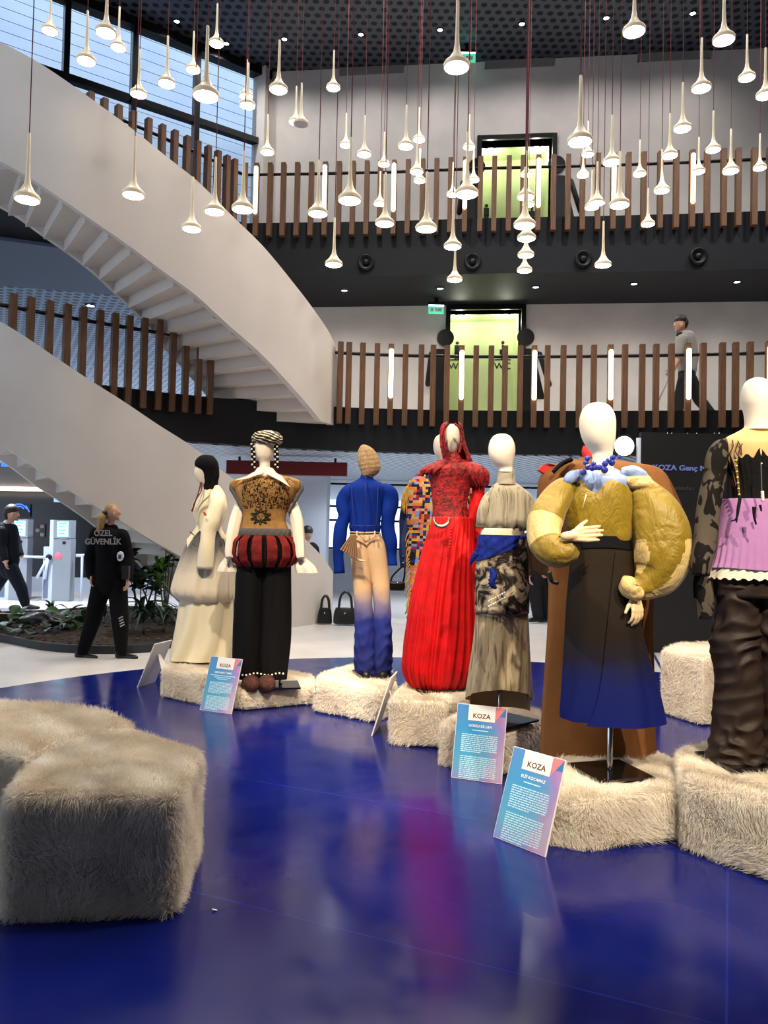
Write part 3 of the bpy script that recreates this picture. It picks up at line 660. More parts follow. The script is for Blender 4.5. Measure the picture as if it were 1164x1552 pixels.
plinth('fur plinth under the mannequin in the cobalt blue jacket', [(477,1036),(566,1050),(600,1040),(592,1012),(535,1008),(485,1021)], .23, 16000, .030, .0013, plate=(567,1025,6.48,.30,.3))
plinth('fur plinth under the mannequin in the red gown', [(593,1060),(670,1065),(716,1056),(712,1037),(640,1024),(612,1038)], .31, 22000, .034, .0011, plate=(660,1046,5.52,.3,.3))
plinth('fur plinth under the mannequin in the grey tie-dyed dress', [(669,1097),(765,1110),(822,1096),(818,1077),(770,1071),(692,1083)], .26, 20000, .034, .001, plate=(757,1097,4.8,.34,.75))
plinth('fur plinth under the yellow puffer jacket mannequin', [(830,1205),(888,1213),(1034,1202),(1026,1160),(975,1132),(850,1136)], .23, 70000, .036, .0007, plate=(924,1177,3.89,.30,.28))
plinth('fur plinth under the mannequin in the lilac skirt', [(1028,1139),(1040,1180),(1200,1226),(1290,1180),(1230,1120),(1100,1118)], .33, 70000, .036, .0007, plate=(1128,1158,3.76,.32,.2))
plinth('tall white fur cube standing empty behind the lilac skirt mannequin', [(1004,985),(1066,998),(1150,986),(1090,973),(1022,976)], .52, 26000, .026, .0011)

# ================================================================== MANNEQUINS
def zof(y, d, x=582): return P(x, y, d)[2]
class Mq:
    def __init__(s, px, py, zp, d, label):
        b_ = P(px, py, d); s.d = d; s.zp = zp; s.px = px
        s.root = empty('mannequin', (b_[0], d, zp), label, 'mannequin')
    def z(s, y): return zof(y, s.d, s.px)-s.zp
    def L(s, name, rows, m, parent=None, smooth=True, **k):
        o = obj(name, loft(rows, s.d, **k), m, parent or s.root, smooth); return fix_normals(o)
    def T(s, name, pts, m, parent=None, **k): return obj(name, limb(pts, s.d, **k), m, parent or s.root)
    def head(s, rows, m=None): return s.L('head', rows, m or MANN, dr=1.12, n=40, k=5)
    def stand(s, px, py, w, rz=.6, pole=None, top=1.0):
        c = P(px, py, s.d); c = np.array([c[0], s.d, s.zp+.028])
        obj('base_plate', box(c, (w, w, .012), rz), BLACKGLOSS, s.root, False)
        obj('pole', sweep([c, c+np.array([0,0,.02]), c+np.array([0,0,top])], [.016,.014,.014], 16), STEEL, s.root)
def waves(n, amp, ph=0.0, tw=0.0, amp2=.35, t0=0.0):
    def f(a, t):
        A = amp*min(1, max(0, (t-t0)/(1-t0+1e-6))*1.6+.15)
        return A*(math.sin(n*a+ph+tw*t*3)+amp2*math.sin((n*1.7//1)*a+2.1+1.3*ph+5*t)+.5*amp2*math.sin((2*n+3)*a+7*t))
    return f
def crush(fr, amp, ph=0.0):
    def f(a, t):
        w = 1.1*math.sin(a+ph+5*t)+.9*math.sin(2*a-7.3*t+1.7*ph)+.5*math.sin(3*a+13*t)
        s = math.sin(fr*t+w*1.5)+.55*math.sin(fr*1.63*t-w*1.2+2*a+ph)+.4*math.sin(fr*.71*t+2.2*w+ph*3)
        m_ = .45+.55*math.sin(1.5*a+9*t+ph)**2
        return amp*m_*(1-abs(s)*.75)+.02*math.sin(3*a+4*t+ph)
    return f
def ruched(fr, amp, ph=0.0):
    def f(a, t):
        s = math.sin(fr*t+1.7*math.sin(2*a+ph+2*t)+.8*math.sin(5*a+3*ph)); r = abs(s)**.6
        return amp*(r-.5)*(.75+.4*math.sin(3*a+9*t+ph))
    return f
CREAM = mat('cream_cotton', (236,224,192), .8, bp=.12, bs=14, sheen=.2)
CREAM2 = mat('cream_satin', (236,226,206), .5, bp=.15, bs=10)

GREYW_ = mat('welt_grey', (70,66,60), .8); CREAMD = mat('cream_shade_twill', (206,186,142), .85)
# ---- 1: cream dress, black hood, facing left
m = Mq(305, 1004, .25, 6.82, 'mannequin in black hood and long cream jacket dress, leftmost on stage')
m.stand(306, 1005, .26, .3, top=.5)
m.L('head', [(700,303,316),(706,297,318),(714,294.5,320),(722,295.5,320),(730,300,320),(735,304,318)], MANN, dr=.9, n=32)
m.L('hood', [(689.5,310,316),(691,304,323),(695,299,327),(700,296,330),(707,296,331.5),(714,303,332),(722,306,332),(729,307.5,330.5),(735,308.5,330),(742,309,331),(746,310,329)], BLACK, n=40,
    fold=lambda a, t: (.05*math.sin(9*a+14*t) if t > .6 else .01*math.sin(11*a)), dr=.95)
o = m.T('tie_cord', [(305,731,-.10,1.6),(302,742,-.12,1.0),(299,752,-.13,1.0),(293,766,-.12,1.0)], CORD, n=8); m.T('tie_cord', [(306,732,-.10,1.2),(305,744,-.14,.9),(297,758,-.15,.9),(291,775,-.12,1.4)], CORD, n=8)
def hem1(a): return 34*(.5-.5*math.cos(5*a+.9))**.8-8
jk = m.L('jacket', [(735,312,331),(741,309,336),(750,303,341),(760,297,343),(770,293.5,344),(780,294,342),(790,295.5,339),(799,297,336),(806,293,338),(813,289,342),(820,285,346),(826,282,349)], CREAM, dr=.72, bot=hem1, p=4, cap=False, n=96,
    fold=lambda a, t: .02*math.sin(6*a+4*t)+(.05*math.sin(5*a+.5) if t > .8 else 0))
m.L('lapel', [(738,309,326),(750,301,322),(762,294,314),(772,292,306),(782,294,302)], CREAM, dr=.5, n=24, arc=(math.pi*.95, math.pi*1.6), cap=False, fold=lambda a, t: .10)
m.T('sleeve', [(326,750,-.10,10),(328,764,-.17,11),(323,785,-.20,11.5),(316,805,-.21,11),(313,830,-.22,11),(311,862,-.21,11.5)], CREAM, fold=lambda a, t: .06*math.sin(3*a+11*t)+.03*math.sin(16*t))
m.T('sleeve_tag', [(309,776,-.30,1.6),(312,781,-.31,1.6)], mat('red_tag', (190,30,34), .6), n=8)
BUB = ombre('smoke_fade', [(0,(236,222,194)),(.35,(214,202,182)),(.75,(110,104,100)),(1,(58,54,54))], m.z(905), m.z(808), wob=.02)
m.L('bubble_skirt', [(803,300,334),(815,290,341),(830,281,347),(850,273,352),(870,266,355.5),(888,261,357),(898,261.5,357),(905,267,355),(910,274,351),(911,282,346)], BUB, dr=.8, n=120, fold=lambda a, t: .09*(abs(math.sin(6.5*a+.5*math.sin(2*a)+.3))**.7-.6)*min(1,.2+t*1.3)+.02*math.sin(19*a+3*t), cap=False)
m.L('long_skirt', [(890,276,350),(910,273,352),(940,270,352.5),(965,266.5,352.5),(985,262,352),(999,258,351)], CREAM, dr=.7, n=96, fold=waves(7, .085, 1.0, 1.6), cap=False)
m.T('pocket_welt', [(288,806,-.2,.9),(294,811,-.235,.9)], GREYW_, n=8)
m.T('lapel_edge', [(321,742,-.14,1.2),(316,752,-.17,1.4),(306,762,-.15,1.4),(299,775,-.13,1.3),(299,795,-.15,.8)], CREAMD, n=8)

# ---- 2: embroidered vest, red slashed breeches
m = Mq(398, 1036, .15, 6.3, 'mannequin in striped turban, embroidered brown vest and red slashed breeches')
m.stand(425, 1036, .3, .2, top=.3)
m.head([(664,388,413),(672,385.5,414.5),(682,386,414.5),(692,388,413),(699,392,409.5),(703,393.5,409),(710,392.5,410),(718,390,413)])
STRIPE, nt, b = nodes('striped_wrap'); v = coord(nt); sp = nt.nodes.new('ShaderNodeSeparateXYZ'); nt.links.new(v, sp.inputs[0])
q = mth(nt, 'FRACT', mth(nt, 'ADD', mth(nt, 'MULTIPLY', sp.outputs[2], 44), mth(nt, 'ADD', mth(nt, 'MULTIPLY', sp.outputs[0], 14), mth(nt, 'MULTIPLY', noise(nt, v, 14, 2), 2.0))))
nt.links.new(ramp(nt, q, [(0,(14,13,15)),(.6,(16,15,18)),(.66,(222,206,170)),(.95,(206,190,150)),(1,(14,13,15))]), b.inputs['Base Color'])
tb = m.L('turban', [(653,398,414),(656,388,423),(661,383,427),(667,382,428),(672,384,425),(675,388,420)], STRIPE, dr=1.0, n=56, fold=lambda a, t: .05*math.sin(9*a+16*t))
m.L('visor', [(669,386,415),(672,386,416),(674,388,413)], mat('navy_visor', (44,46,92), .5), dr=1.25, n=32, arc=(math.pi*1.05, math.pi*1.95), cap=False)
BEADW = mat('braid_bead', (226,216,190), .4)
for x in (383, 418):
    br = m.T('braid', [(x,672,-.02,3.2),(x+.5,684,-.03,3.4),(x+1,696,-.03,3.3),(x+1.5,710,-.03,2.6)], BLACK, n=10, k=8, fold=lambda a, t: .25*math.sin(34*t+a))
    for i in range(10):
        obj('bead', sphere(P(x+(2 if i % 2 else -2)*.9+i*.12, 673+i*3.9, m.d-.055), .0085, 8, 6), BEADW, br)
m.L('collar', [(709,390,413),(716,385,419),(722,381,424)], CREAM2, dr=.8, n=40, cap=False)
def flap(mm, name, pts, dd, mt, parent=None, th=.006):
    """small stiff piece of cloth: outline in photo units with depth offsets, given thickness"""
    F_ = [P(x, y, mm.d+q) for (x, y), q in zip(pts, dd)]; n = len(F_)
    B_ = [p+np.array([0, th, 0]) for p in F_]
    return fix_normals(obj(name, (F_+B_, [tuple(range(n)), tuple(range(2*n-1, n-1, -1))]+[(i, n+i, n+(i+1) % n, (i+1) % n) for i in range(n)]), mt, parent or mm.root, False))
flap(m, 'collar_point', [(402,712),(412,712),(428,722),(440,738),(424,728),(404,718)], [-.10,-.10,-.14,-.15,-.16,-.14], CREAM2)
flap(m, 'collar_point', [(400,712),(390,712),(374,722),(355,728),(374,725),(398,717)], [-.10,-.10,-.13,-.10,-.15,-.14], CREAM2)
VEST, nt, b = nodes('embroidered_wool'); v = coord(nt)
n1 = noise(nt, coord(nt, (1,1,.6)), 58, 4, .6, 1.4)
sp = nt.nodes.new('ShaderNodeSeparateXYZ'); nt.links.new(v, sp.inputs[0])
zz0, zz1 = m.z(772), m.z(725)
band_ = mth(nt, 'MULTIPLY', mth(nt, 'GREATER_THAN', sp.outputs[2], zz0), mth(nt, 'LESS_THAN', sp.outputs[2], zz1))
xs = mth(nt, 'LESS_THAN', mth(nt, 'ABSOLUTE', sp.outputs[0]), .19)
k = mth(nt, 'MULTIPLY', mth(nt, 'MULTIPLY', band_, xs), mth(nt, 'GREATER_THAN', n1, .51))
cc = ramp(nt, noise(nt, v, 30, 3), [(.3,(150,110,62)),(.7,(176,134,80))])
nt.links.new(mixc(nt, k, cc, lin((40,28,20))), b.inputs['Base Color']); b.inputs['Roughness'].default_value = .9; bump(nt, b, noise(nt, v, 120, 3), .4)
GREYW = mat('grey_felt', (96,92,92), .9, bp=.3, bs=80)
vs = m.L('vest', [(716,384,417),(720,376,429),(727,364,446),(735,357,452),(745,356,450),(755,359,446),(765,363,440),(776,367,435),(788,368,433),(798,366,436),(806,363,438)], VEST, dr=.55, n=80)
for s_ in (-1, 1):
    X0 = 404; k_ = lambda q: X0+s_*q
    m.L('cap_shoulder', [(721,k_(22)-6,k_(22)+6,1.0),(727,k_(38)-11,k_(38)+11,1.0),(734,k_(44)-12,k_(44)+10,.9),(741,k_(44)-10,k_(44)+9,.8),(748,k_(43)-5,k_(43)+5,.6)], VEST, vs, n=32)
    m.T('shoulder_trim', [(k_(40),725,.0,2.0),(k_(49),731,-.02,3.0),(k_(54),739,-.03,3.0),(k_(49),749,-.03,2.8),(k_(43),760,-.03,2.6),(k_(37),770,-.03,2.4),(k_(33),777,-.03,2.2)], GREYW, vs, n=10)
m.L('belt', [(801,362,439),(805,360,441),(811,360,441),(814,362,439)], GREYW, dr=.6, n=80, fold=lambda a, t: .02*math.sin(23*a+9*t)+.012*math.sin(41*a))
# sun face motif, stitched on
sun = []
cs = P(398, 783, m.d)
for i in range(10):
    a = 2*math.pi*i/10+.3
    p0 = np.array([cs[0]+.035*math.cos(a), 0, cs[2]+.035*math.sin(a)]); p1 = np.array([cs[0]+.085*math.cos(a), 0, cs[2]+.07*math.sin(a)])
    sun.append((p0, p1))
def vest_y(x): # front surface of the vest at the waist
    w = 33*m.d/F; u = (x-P(400,783,m.d)[0])/w; return m.d-.55*w*math.sqrt(max(.05, 1-u*u))-.006
EMB = mat('black_thread', (28,24,22), .8)
smb = MB()
for i, (p0, p1) in enumerate(sun):
    a = 2*math.pi*i/10+.3
    for da in (-.3, .3):
        b0 = np.array([cs[0]+.04*math.cos(a+da), 0, cs[2]+.04*math.sin(a+da)])
        smb.add(sweep([(b0[0], vest_y(b0[0]), b0[2]), ((b0[0]+p1[0])/2, vest_y((b0[0]+p1[0])/2), (b0[2]+p1[2])/2), (p1[0], vest_y(p1[0]), p1[2])], .004, 6))
ring = [(cs[0]+.036*math.cos(t), vest_y(cs[0]+.036*math.cos(t)), cs[2]+.036*math.sin(t)) for t in np.linspace(0, 2*math.pi, 25)]
smb.add(sweep(ring, .004, 6))
for dx in (-.014, .014): smb.add(sweep([(cs[0]+dx-.007, vest_y(cs[0]+dx)-.002, cs[2]+.008), (cs[0]+dx+.007, vest_y(cs[0]+dx)-.002, cs[2]+.008)], .003, 6))
smb.add(sweep([(cs[0]-.012, vest_y(cs[0])-.002, cs[2]-.013), (cs[0], vest_y(cs[0])-.002, cs[2]-.017), (cs[0]+.012, vest_y(cs[0])-.002, cs[2]-.013)], .003, 6))
obj('sun_motif', smb.vf, EMB, vs)
DKB = mat('black_velvet', (20,16,18), .9)
m.L('breeches_lining', [(811,364,437),(822,362,440),(838,360,442),(852,361,441),(860,366,434)], DKB, dr=.7, n=72)
REDW = mat('brick_red_wool', (126,40,36), .9, c2=(104,30,30), ns=18, bp=.5, bs=60)
for i in range(14):
    a0 = 2*math.pi*i/14+.12; wd = .30
    v, f = loft([(812,362,438),(818,355,445),(828,350.5,450),(840,350,451),(850,354,447),(858,362,438)], m.d, n=6, k=5, dr=.72, arc=(a0-wd/2, a0+wd/2), fold=lambda a, t: .012*math.sin(22*t+i)+.03)
    o = obj('slashed_panel', (v, f), REDW, m.root); md = o.modifiers.new('t', 'SOLIDIFY'); md.thickness = .012; md.offset = 0
TROU = mat('black_suiting', (15,14,16), .8, c2=(20,19,20), ns=5, st=(3,3,.4), bp=.1, bs=30)
for (a_, b_, ph, do) in ((357,402,0,-.01),(393,441,2,.01)):
    m.L('trouser_leg', [(846,a_+5,b_,.85,do),(870,a_+1,b_,.85,do),(900,a_,b_,.85,do),(940,a_-2,b_,.85,do),(975,a_-3,b_-1,.85,do),(1005,a_-3,b_-4,.85,do),(1028,a_,b_-6,.85,do)], TROU, n=60, fold=waves(4,.06,ph,.5), cap=False)
PEARL = mat('pearl', (240,234,222), .2)
for i in range(13):
    x = 362+i*5.6; obj('pearl', sphere(P(x, 1022+1.5*math.sin(i), m.d-.14 if x < 398 else m.d-.11), .0085, 8, 6), PEARL, m.root)
FURS = mat('brown_fur_shoe', (58,28,22), .85, c2=(92,44,32), ns=30, bp=1.0, bs=120)
for x, q in ((378,-.10),(402,-.12)):
    sh = blob('shoe', [(P(x,1035,m.d+.06), P(x+2,1037,m.d+q), .065, .075), (P(x+2,1036,m.d+q), P(x+5,1038,m.d+q-.09), .075, .055)], FURS, m.root, .012, 2)
for s_, pts in ((-1, [(368,752,.04,6),(364,768,.03,8.5),(358,788,.0,9.5),(353,810,-.04,9.5),(349,835,-.08,8),(348,846,-.1,6)]), (1, [(439,752,.04,6),(444,768,.03,8.5),(450,790,.0,9.5),(453,815,-.03,8.5),(455,838,-.06,7),(456,846,-.07,6)])):
    sl = m.T('sleeve', pts, CREAM2, n=28, fold=lambda a, t: .07*math.sin(6*a+2*t)+.03*math.sin(11*a))
    if s_ < 0: rows = [(843,343,354),(850,338,359),(858,333,363),(866,330,364)]
    else: rows = [(843,451,461),(850,448,468),(858,446,475),(868,449,480)]
    o = m.L('cuff_ruffle', rows, CREAM2, sl, dr=.8, n=48, fold=waves(5,.12,s_), cap=False)

# ---- 3: cobalt blue jacket, beige to blue trousers, seen from behind
m = Mq(566, 1024, .23, 6.48, 'mannequin seen from behind in cobalt blue jacket and beige-to-blue trousers')
m.stand(567, 1025, .30, .3, top=.5)
KNIT = mat('beige_knit', (206,172,128), .95, c2=(184,148,106), ns=60, st=(1,1,.5), bp=1.0, bs=150)
m.L('head', [(687,552,566),(700,551,567),(712,552,566),(724,551,565)], MANN, dr=.95, n=32)
m.L('knit_balaclava', [(674,549,554),(677,546,561),(683,543,568),(692,541.5,573),(701,542,575.5),(710,545,576.5),(717,547.5,573),(722,549,567)], KNIT, dr=1.0, n=60, fold=lambda a, t: .025*math.sin(30*t*2+2*a)+.02*math.sin(19*a))
BLUE = mat('cobalt_wool', (8,44,140), .75, c2=(8,38,122), ns=4, bp=.15, bs=70, sheen=.3)
NAVYS = mat('navy_seam', (4,26,96), .8)
m.L('jacket', [(719,548,563),(723,546,564),(728,540,570),(733,531,582),(740,526,588),(752,525,585),(768,526.5,580),(785,529,577.5),(797,530,576),(805,531,575)], BLUE, dr=.52, n=72, fold=lambda a, t: .012*math.sin(7*a+6*t)+(.02*math.sin(13*a) if t > .85 else 0))
m.L('jacket_hem', [(796,529,577),(800,529,577),(806,530.5,576)], BLUE, dr=.55, n=60)
for pts in ([(554,722,-.11,.7),(553.5,745,-.195,.7),(553,775,-.19,.7),(553,805,-.175,.7)],[(533,738,-.09,.7),(534,765,-.15,.7),(536,800,-.15,.7)],[(573,738,-.09,.7),(572,765,-.15,.7),(570,800,-.15,.7)],[(530,796,-.06,.8),(540,797,-.155,.8),(553,797.5,-.185,.8),(566,797,-.155,.8),(576,796,-.06,.8)]): m.T('seam', pts, NAVYS, n=6)
m.L('collar', [(716,549,562.5),(720,547,564.5),(726,545,566)], BLUE, dr=.75, n=40, cap=False)
m.T('sleeve', [(534,739,0,8),(525,748,0,11.5),(521,764,0,11),(522,782,.0,10.5),(517,800,0,10),(514,820,0,9.5),(513,845,.02,8.5),(514,869,.02,8)], BLUE, n=28, fold=lambda a, t: .07*math.sin(2*a+17*t)+.05*math.sin(23*t+a))
m.T('sleeve', [(580,737,0,8),(589,747,0,12),(592,764,0,12),(588,782,.0,11.5),(588,800,0,10.5),(592,822,0,9.5),(593,840,.02,9),(593,857,.02,9)], BLUE, n=28, fold=lambda a, t: .07*math.sin(2*a+15*t+1)+.05*math.sin(21*t+a))
PANT = ombre('beige_to_indigo', [(0,(30,36,92)),(.38,(38,48,124)),(.5,(120,112,140)),(.62,(206,172,134)),(1,(214,182,142))], m.z(1022), m.z(806)*1.0, wob=.03, bs=25)
m.T('belt', [(531,808,-.125,1.3),(545,809,-.155,1.3),(560,809,-.155,1.3),(574,808,-.125,1.3)], mat('dark_belt', (40,26,22), .5), n=8)
for x in (541, 568): m.T('belt_loop', [(x,805,-.165,1.3),(x,813,-.17,1.3)], PANT, n=8)
m.L('trouser_leg', [(806,530,557,1.15),(825,529.5,560,1.1),(845,531,562,1.05),(866,533,563,.95),(885,535,563,.9),(910,536.5,564,.9),(940,538,566,.9),(970,538,567,.9),(1000,539,568,.9),(1023,542,572,.9)], PANT, n=48, k=12, fold=lambda a, t: crush(34,.24,1)(a, t)*max(0, min(1, (t-.58)*5)), cap=False)
m.L('trouser_leg', [(806,549,576,1.15),(825,551,584,1.1),(845,555,587,1.05),(866,560,589,.95),(885,563,590.5,.9),(910,566,591.5,.9),(940,566,593,.9),(970,566,594,.9),(1000,566,593,.9),(1022,568,592,.9)], PANT, n=48, k=12, fold=lambda a, t: crush(32,.24,2.5)(a, t)*max(0, min(1, (t-.58)*5)), cap=False)
TAUPE = mat('taupe_pleat', (128,96,68), .85)
fan_v, fan_f = [], []
for i in range(15):
    u = i/14; dz = (.016 if i % 2 else 0)
    fan_v += [P(531+9*u, 811, m.d-.165-.02*u-dz*.3), P(515+27*u, 833+13*u, m.d-.215-.01*u-dz)]
    if i: fan_f.append((2*i-2, 2*i-1, 2*i+1, 2*i))
pf = obj('pleated_flap', (fan_v, fan_f), TAUPE, m.root, False); md = pf.modifiers.new('t', 'SOLIDIFY'); md.thickness = .003
m.T('pocket_fold', [(530,843,-.155,1.6),(541,848,-.185,2.0),(555,851,-.185,1.0)], PANT, n=10)
for x in (556, 581): blob('shoe', [(P(x,1022,m.d+.05), P(x-1,1024,m.d-.08), .035, .04)], BLACKL, m.root, .012, 2)

# ---- 4: red gown with lace bodice and veil
m = Mq(668, 1046, .31, 5.52, 'mannequin in long red gown with lace bodice and red veil')
m.stand(660, 1046, .3, .3, top=.4)
m.L('head', [(643,680,690),(647,675,695),(655,671.5,698),(665,671,699),(675,673,697),(683,677,693),(688,681,689)], MANN, dr=.8, n=36)
LACE = mat('red_lace', (172,12,20), .65, c2=(98,4,10), ns=34, bp=1.0, bs=55, detail=5, lo=.4, hi=.6)
SATIN = mat('red_taffeta', (206,14,18), .46, c2=(180,8,12), ns=7, bp=.9, bs=9, bst=(1,1,.55))
m.L('veil', [(639.5,680,690),(641,674,697),(645,669,700,1.0),(655,667,702,1.0),(668,667,704,1.0),(680,669,708,.9),(690,671,712,.8),(700,674,716,.7),(706,684,717,.6)], LACE, dr=1.0, n=56,
    arc=(-math.pi*.5+.66, math.pi*1.5-.66), fold=lambda a, t: .025*math.sin(13*a+6*t)+.03, cap=False)
m.T('veil_edge', [(680,642,-.13,1.6),(673,648,-.135,1.8),(669.5,660,-.13,2.0),(669,672,-.125,2.2),(671,682,-.12,2.4),(674,692,-.11,2.4)], LACE, fold=lambda a, t: .25*math.sin(40*t+3*a))
m.T('veil_edge', [(689,642,-.13,1.6),(696,648,-.125,1.6),(700,660,-.115,1.6),(699,674,-.115,1.8),(696,686,-.11,2.0)], LACE, fold=lambda a, t: .2*math.sin(36*t+3*a))
bd = m.L('bodice', [(684,678,693),(690,676,697),(697,673,703),(703,662,717),(710,651,728),(718,650,726),(730,652,717),(745,654,711),(760,655,708),(775,656,709),(790,655,714),(801,654,717)], LACE, dr=.6, n=80, fold=lambda a, t: .015*math.sin(15*a+20*t)+.012*math.sin(23*a-17*t))
for s_, rows in ((-1, [(697,668,690),(702,655,690),(708,643,688),(714,637,684),(720,637,676)]), (1, [(697,690,706),(702,690,722),(709,692,735),(718,694,741),(728,702,741),(737,712,738)])):
    m.L('lace_wing', rows, LACE, bd, dr=.9, n=72, cap=False, fold=lambda a, t: (.05*math.sin(14*a+6*t)+.03*math.sin(23*a-5*t))*t, bot=lambda a: 2.5*math.sin(19*a))
m.T('sleeve', [(722,722,.03,8),(725,740,.03,10),(723,760,.03,10),(717,780,.02,8.5),(712,797,.01,7)], SATIN, fold=lambda a, t: .06*math.sin(4*a+13*t))
m.T('sleeve_puff', [(712,796,.06,5),(722,806,.07,10),(727,820,.07,9),(723,836,.06,5)], SATIN, fold=lambda a, t: .1*math.sin(6*a+7*t))
def gown(a, t):
    A = .095*min(1, .25+1.2*t); s = math.sin(15*a+1.6*math.sin(3*a+1)+1.5*math.sin(2.2*t+a)); s2 = math.sin(23*a+2.0*math.sin(2*a)+4*t)
    return A*(1-1.6*abs(s)**1.4)+.35*A*s2+.018*math.sin(11*t+5*a+2*math.sin(9*a))*t+.012*math.sin(23*t-7*a)*t
m.L('skirt', [(784,655,716),(797,653,718),(812,649,718),(832,643,718),(860,636,718.5),(890,629,719.5),(925,622,721),(960,617,721.5),(990,613,721),(1012,612,719),(1030,617,713),(1042,626,703),(1047,636,692)], SATIN, dr=.66, n=200, k=7, fold=gown)
BUCK = mat('silver_buckle', (196,190,170), .3, .9, c2=(120,116,100), ns=50)
cb = P(669, 787, m.d-.185)
ang = np.linspace(math.radians(-200), math.radians(20), 26)
obj('crescent_buckle', sweep([(cb[0]+.052*math.cos(t), cb[1], cb[2]+.05*math.sin(t)) for t in ang], [.003+.013*math.sin(math.pi*i/25)**.8 for i in range(26)], 10), BUCK, m.root)
for i in range(7): obj('button', sphere(P(684-.2*i, 802+i*4.6, m.d-.195-.003*i), .008, 8, 6), SATIN, m.root)

# ---- 5: grey tie-dyed dress
m = Mq(757, 1096, .26, 4.8, 'mannequin in grey tie-dyed high-neck dress with blue waist scarf')
m.stand(757, 1097, .34, .75, top=.62)
m.head([(658,755,767),(661,748,773),(668,743,778),(677,740.5,780.5),(687,740.5,780.5),(696,743,779),(704,748,777.5),(709,754,777),(716,755,778)])
def dye_mat(name, c1, c2, zdark=None):
    mm, nt, b = nodes(name); vv = coord(nt, (26,26,2.2)); n_ = noise(nt, vv, 1, 5, .6, .8)
    c_ = ramp(nt, n_, [(.30, c2), (.46, c1), (.56, c1), (.70, c2)])
    if zdark:
        sp = nt.nodes.new('ShaderNodeSeparateXYZ'); v0 = coord(nt); nt.links.new(v0, sp.inputs[0])
        zz = mth(nt, 'ADD', sp.outputs[2], mth(nt, 'MULTIPLY', mth(nt, 'SUBTRACT', noise(nt, v0, 14, 4), .5), .12))
        kk = None
        for zc, w in zdark:
            q = mth(nt, 'SUBTRACT', 1.0, mth(nt, 'MINIMUM', 1.0, mth(nt, 'ABSOLUTE', mth(nt, 'DIVIDE', mth(nt, 'SUBTRACT', zz, zc), w))))
            kk = q if kk is None else mth(nt, 'MAXIMUM', kk, q)
        c_ = mixc(nt, mth(nt, 'MULTIPLY', kk, .9), c_, lin((44,42,42)))
    nt.links.new(c_, b.inputs['Base Color']); b.inputs['Roughness'].default_value = .75; b.inputs['Sheen Weight'].default_value = .2; return mm
DYE1 = dye_mat('grey_tie_dye_blouse', (150,142,122), (62,58,54), [(m.z(799), .055)])
DYE2 = dye_mat('grey_tie_dye_skirt', (180,162,130), (80,70,60), [(m.z(930), .06)])
m.L('collar', [(711,755,779),(717,754,780),(727,753,781),(735,752,783)], DYE1, dr=.9, n=48, fold=lambda a, t: .02*math.sin(3*a+14*t))
m.L('blouse', [(729,755,779),(734,750,786),(740,744,794),(747,740,798),(757,737,800),(772,735,801),(787,733,801),(797,732,800),(804,731,797)], DYE1, dr=.58, n=96, fold=waves(15,.035,.3,.4))
m.T('sleeve', [(748,744,.02,5),(739,757,0,8),(733,772,-.01,9),(730,788,-.01,8),(729,800,-.01,7.5)], DYE1, fold=lambda a, t: .04*math.sin(4*a+9*t))
m.T('sleeve', [(789,743,.02,5),(799,756,0,8.5),(803,772,-.01,9),(804,788,-.01,8.5),(805,800,-.01,8)], DYE1, fold=lambda a, t: .04*math.sin(4*a+9*t))
m.L('waistband', [(801,730,796),(806,728,795),(813,728,795)], CREAM, dr=.62, n=64)
CAMO, nt, b = nodes('ink_blotched_cloth'); v = coord(nt)
nt.links.new(ramp(nt, noise(nt, v, 9, 4, .6, 1.2), [(.40,(30,27,27)),(.47,(52,46,44)),(.53,(150,138,118)),(.62,(196,180,152))]), b.inputs['Base Color']); b.inputs['Roughness'].default_value = .85
mk = m.L('mini_skirt', [(811,728,795),(825,725,798),(845,722,800),(870,720.5,801),(900,720,802),(928,719.5,802)], CAMO, dr=.66, n=90, fold=lambda a, t: .012*math.sin(8*a+5*t))
for i in range(16): obj('stud', sphere(P(741+(i % 8)*3.4, 919-(i % 8)*1.8-(8 if i > 7 else 0), m.d-.13-.012*(i % 8)), .0065, 8, 6), PEARL, mk)
NAVY = mat('royal_blue_gauze', (28,46,140), .8, c2=(20,32,100), ns=20, bp=.6, bs=50)
m.L('blue_scarf', [(811,727,792),(820,724.5,792),(830,722,791),(838,720,790)], NAVY, dr=.76, n=56, arc=(math.pi*.97, math.pi*1.93), cap=False, fold=lambda a, t: .035+.02*math.sin(8*a+12*t)+.012*math.sin(17*a-9*t), bot=lambda a: -13*math.cos(a), p=1.5)
m.T('scarf_tail', [(790,815,-.11,3),(800,814,-.08,2.4),(808,813,-.06,1.6)], NAVY, n=8)
m.T('scarf_tail', [(722,838,-.12,5),(716,848,-.11,3.5),(713,856,-.1,1.5)], NAVY, n=8)
m.T('frayed_tuft', [(744,862,-.22,3),(748,872,-.225,4.5),(745,884,-.225,4),(752,892,-.22,2)], NAVY, n=10, fold=lambda a, t: .4*math.sin(5*a+31*t))
m.L('skirt_lining', [(1000,720,798),(1030,716,801),(1060,712,803),(1077,714,803)], mat('tan_lining', (204,176,136), .8), dr=.6, n=64, arc=(-.1, math.pi+.1), cap=False)
m.L('long_skirt', [(924,721,800),(945,720.5,801),(975,718.5,802),(1005,714.5,803),(1030,710.5,804),(1050,707.5,805)], DYE2, dr=.64, n=110, fold=waves(10,.05,.2,.5), cap=False, bot=lambda a: 19*math.sin(a)+9, p=2)

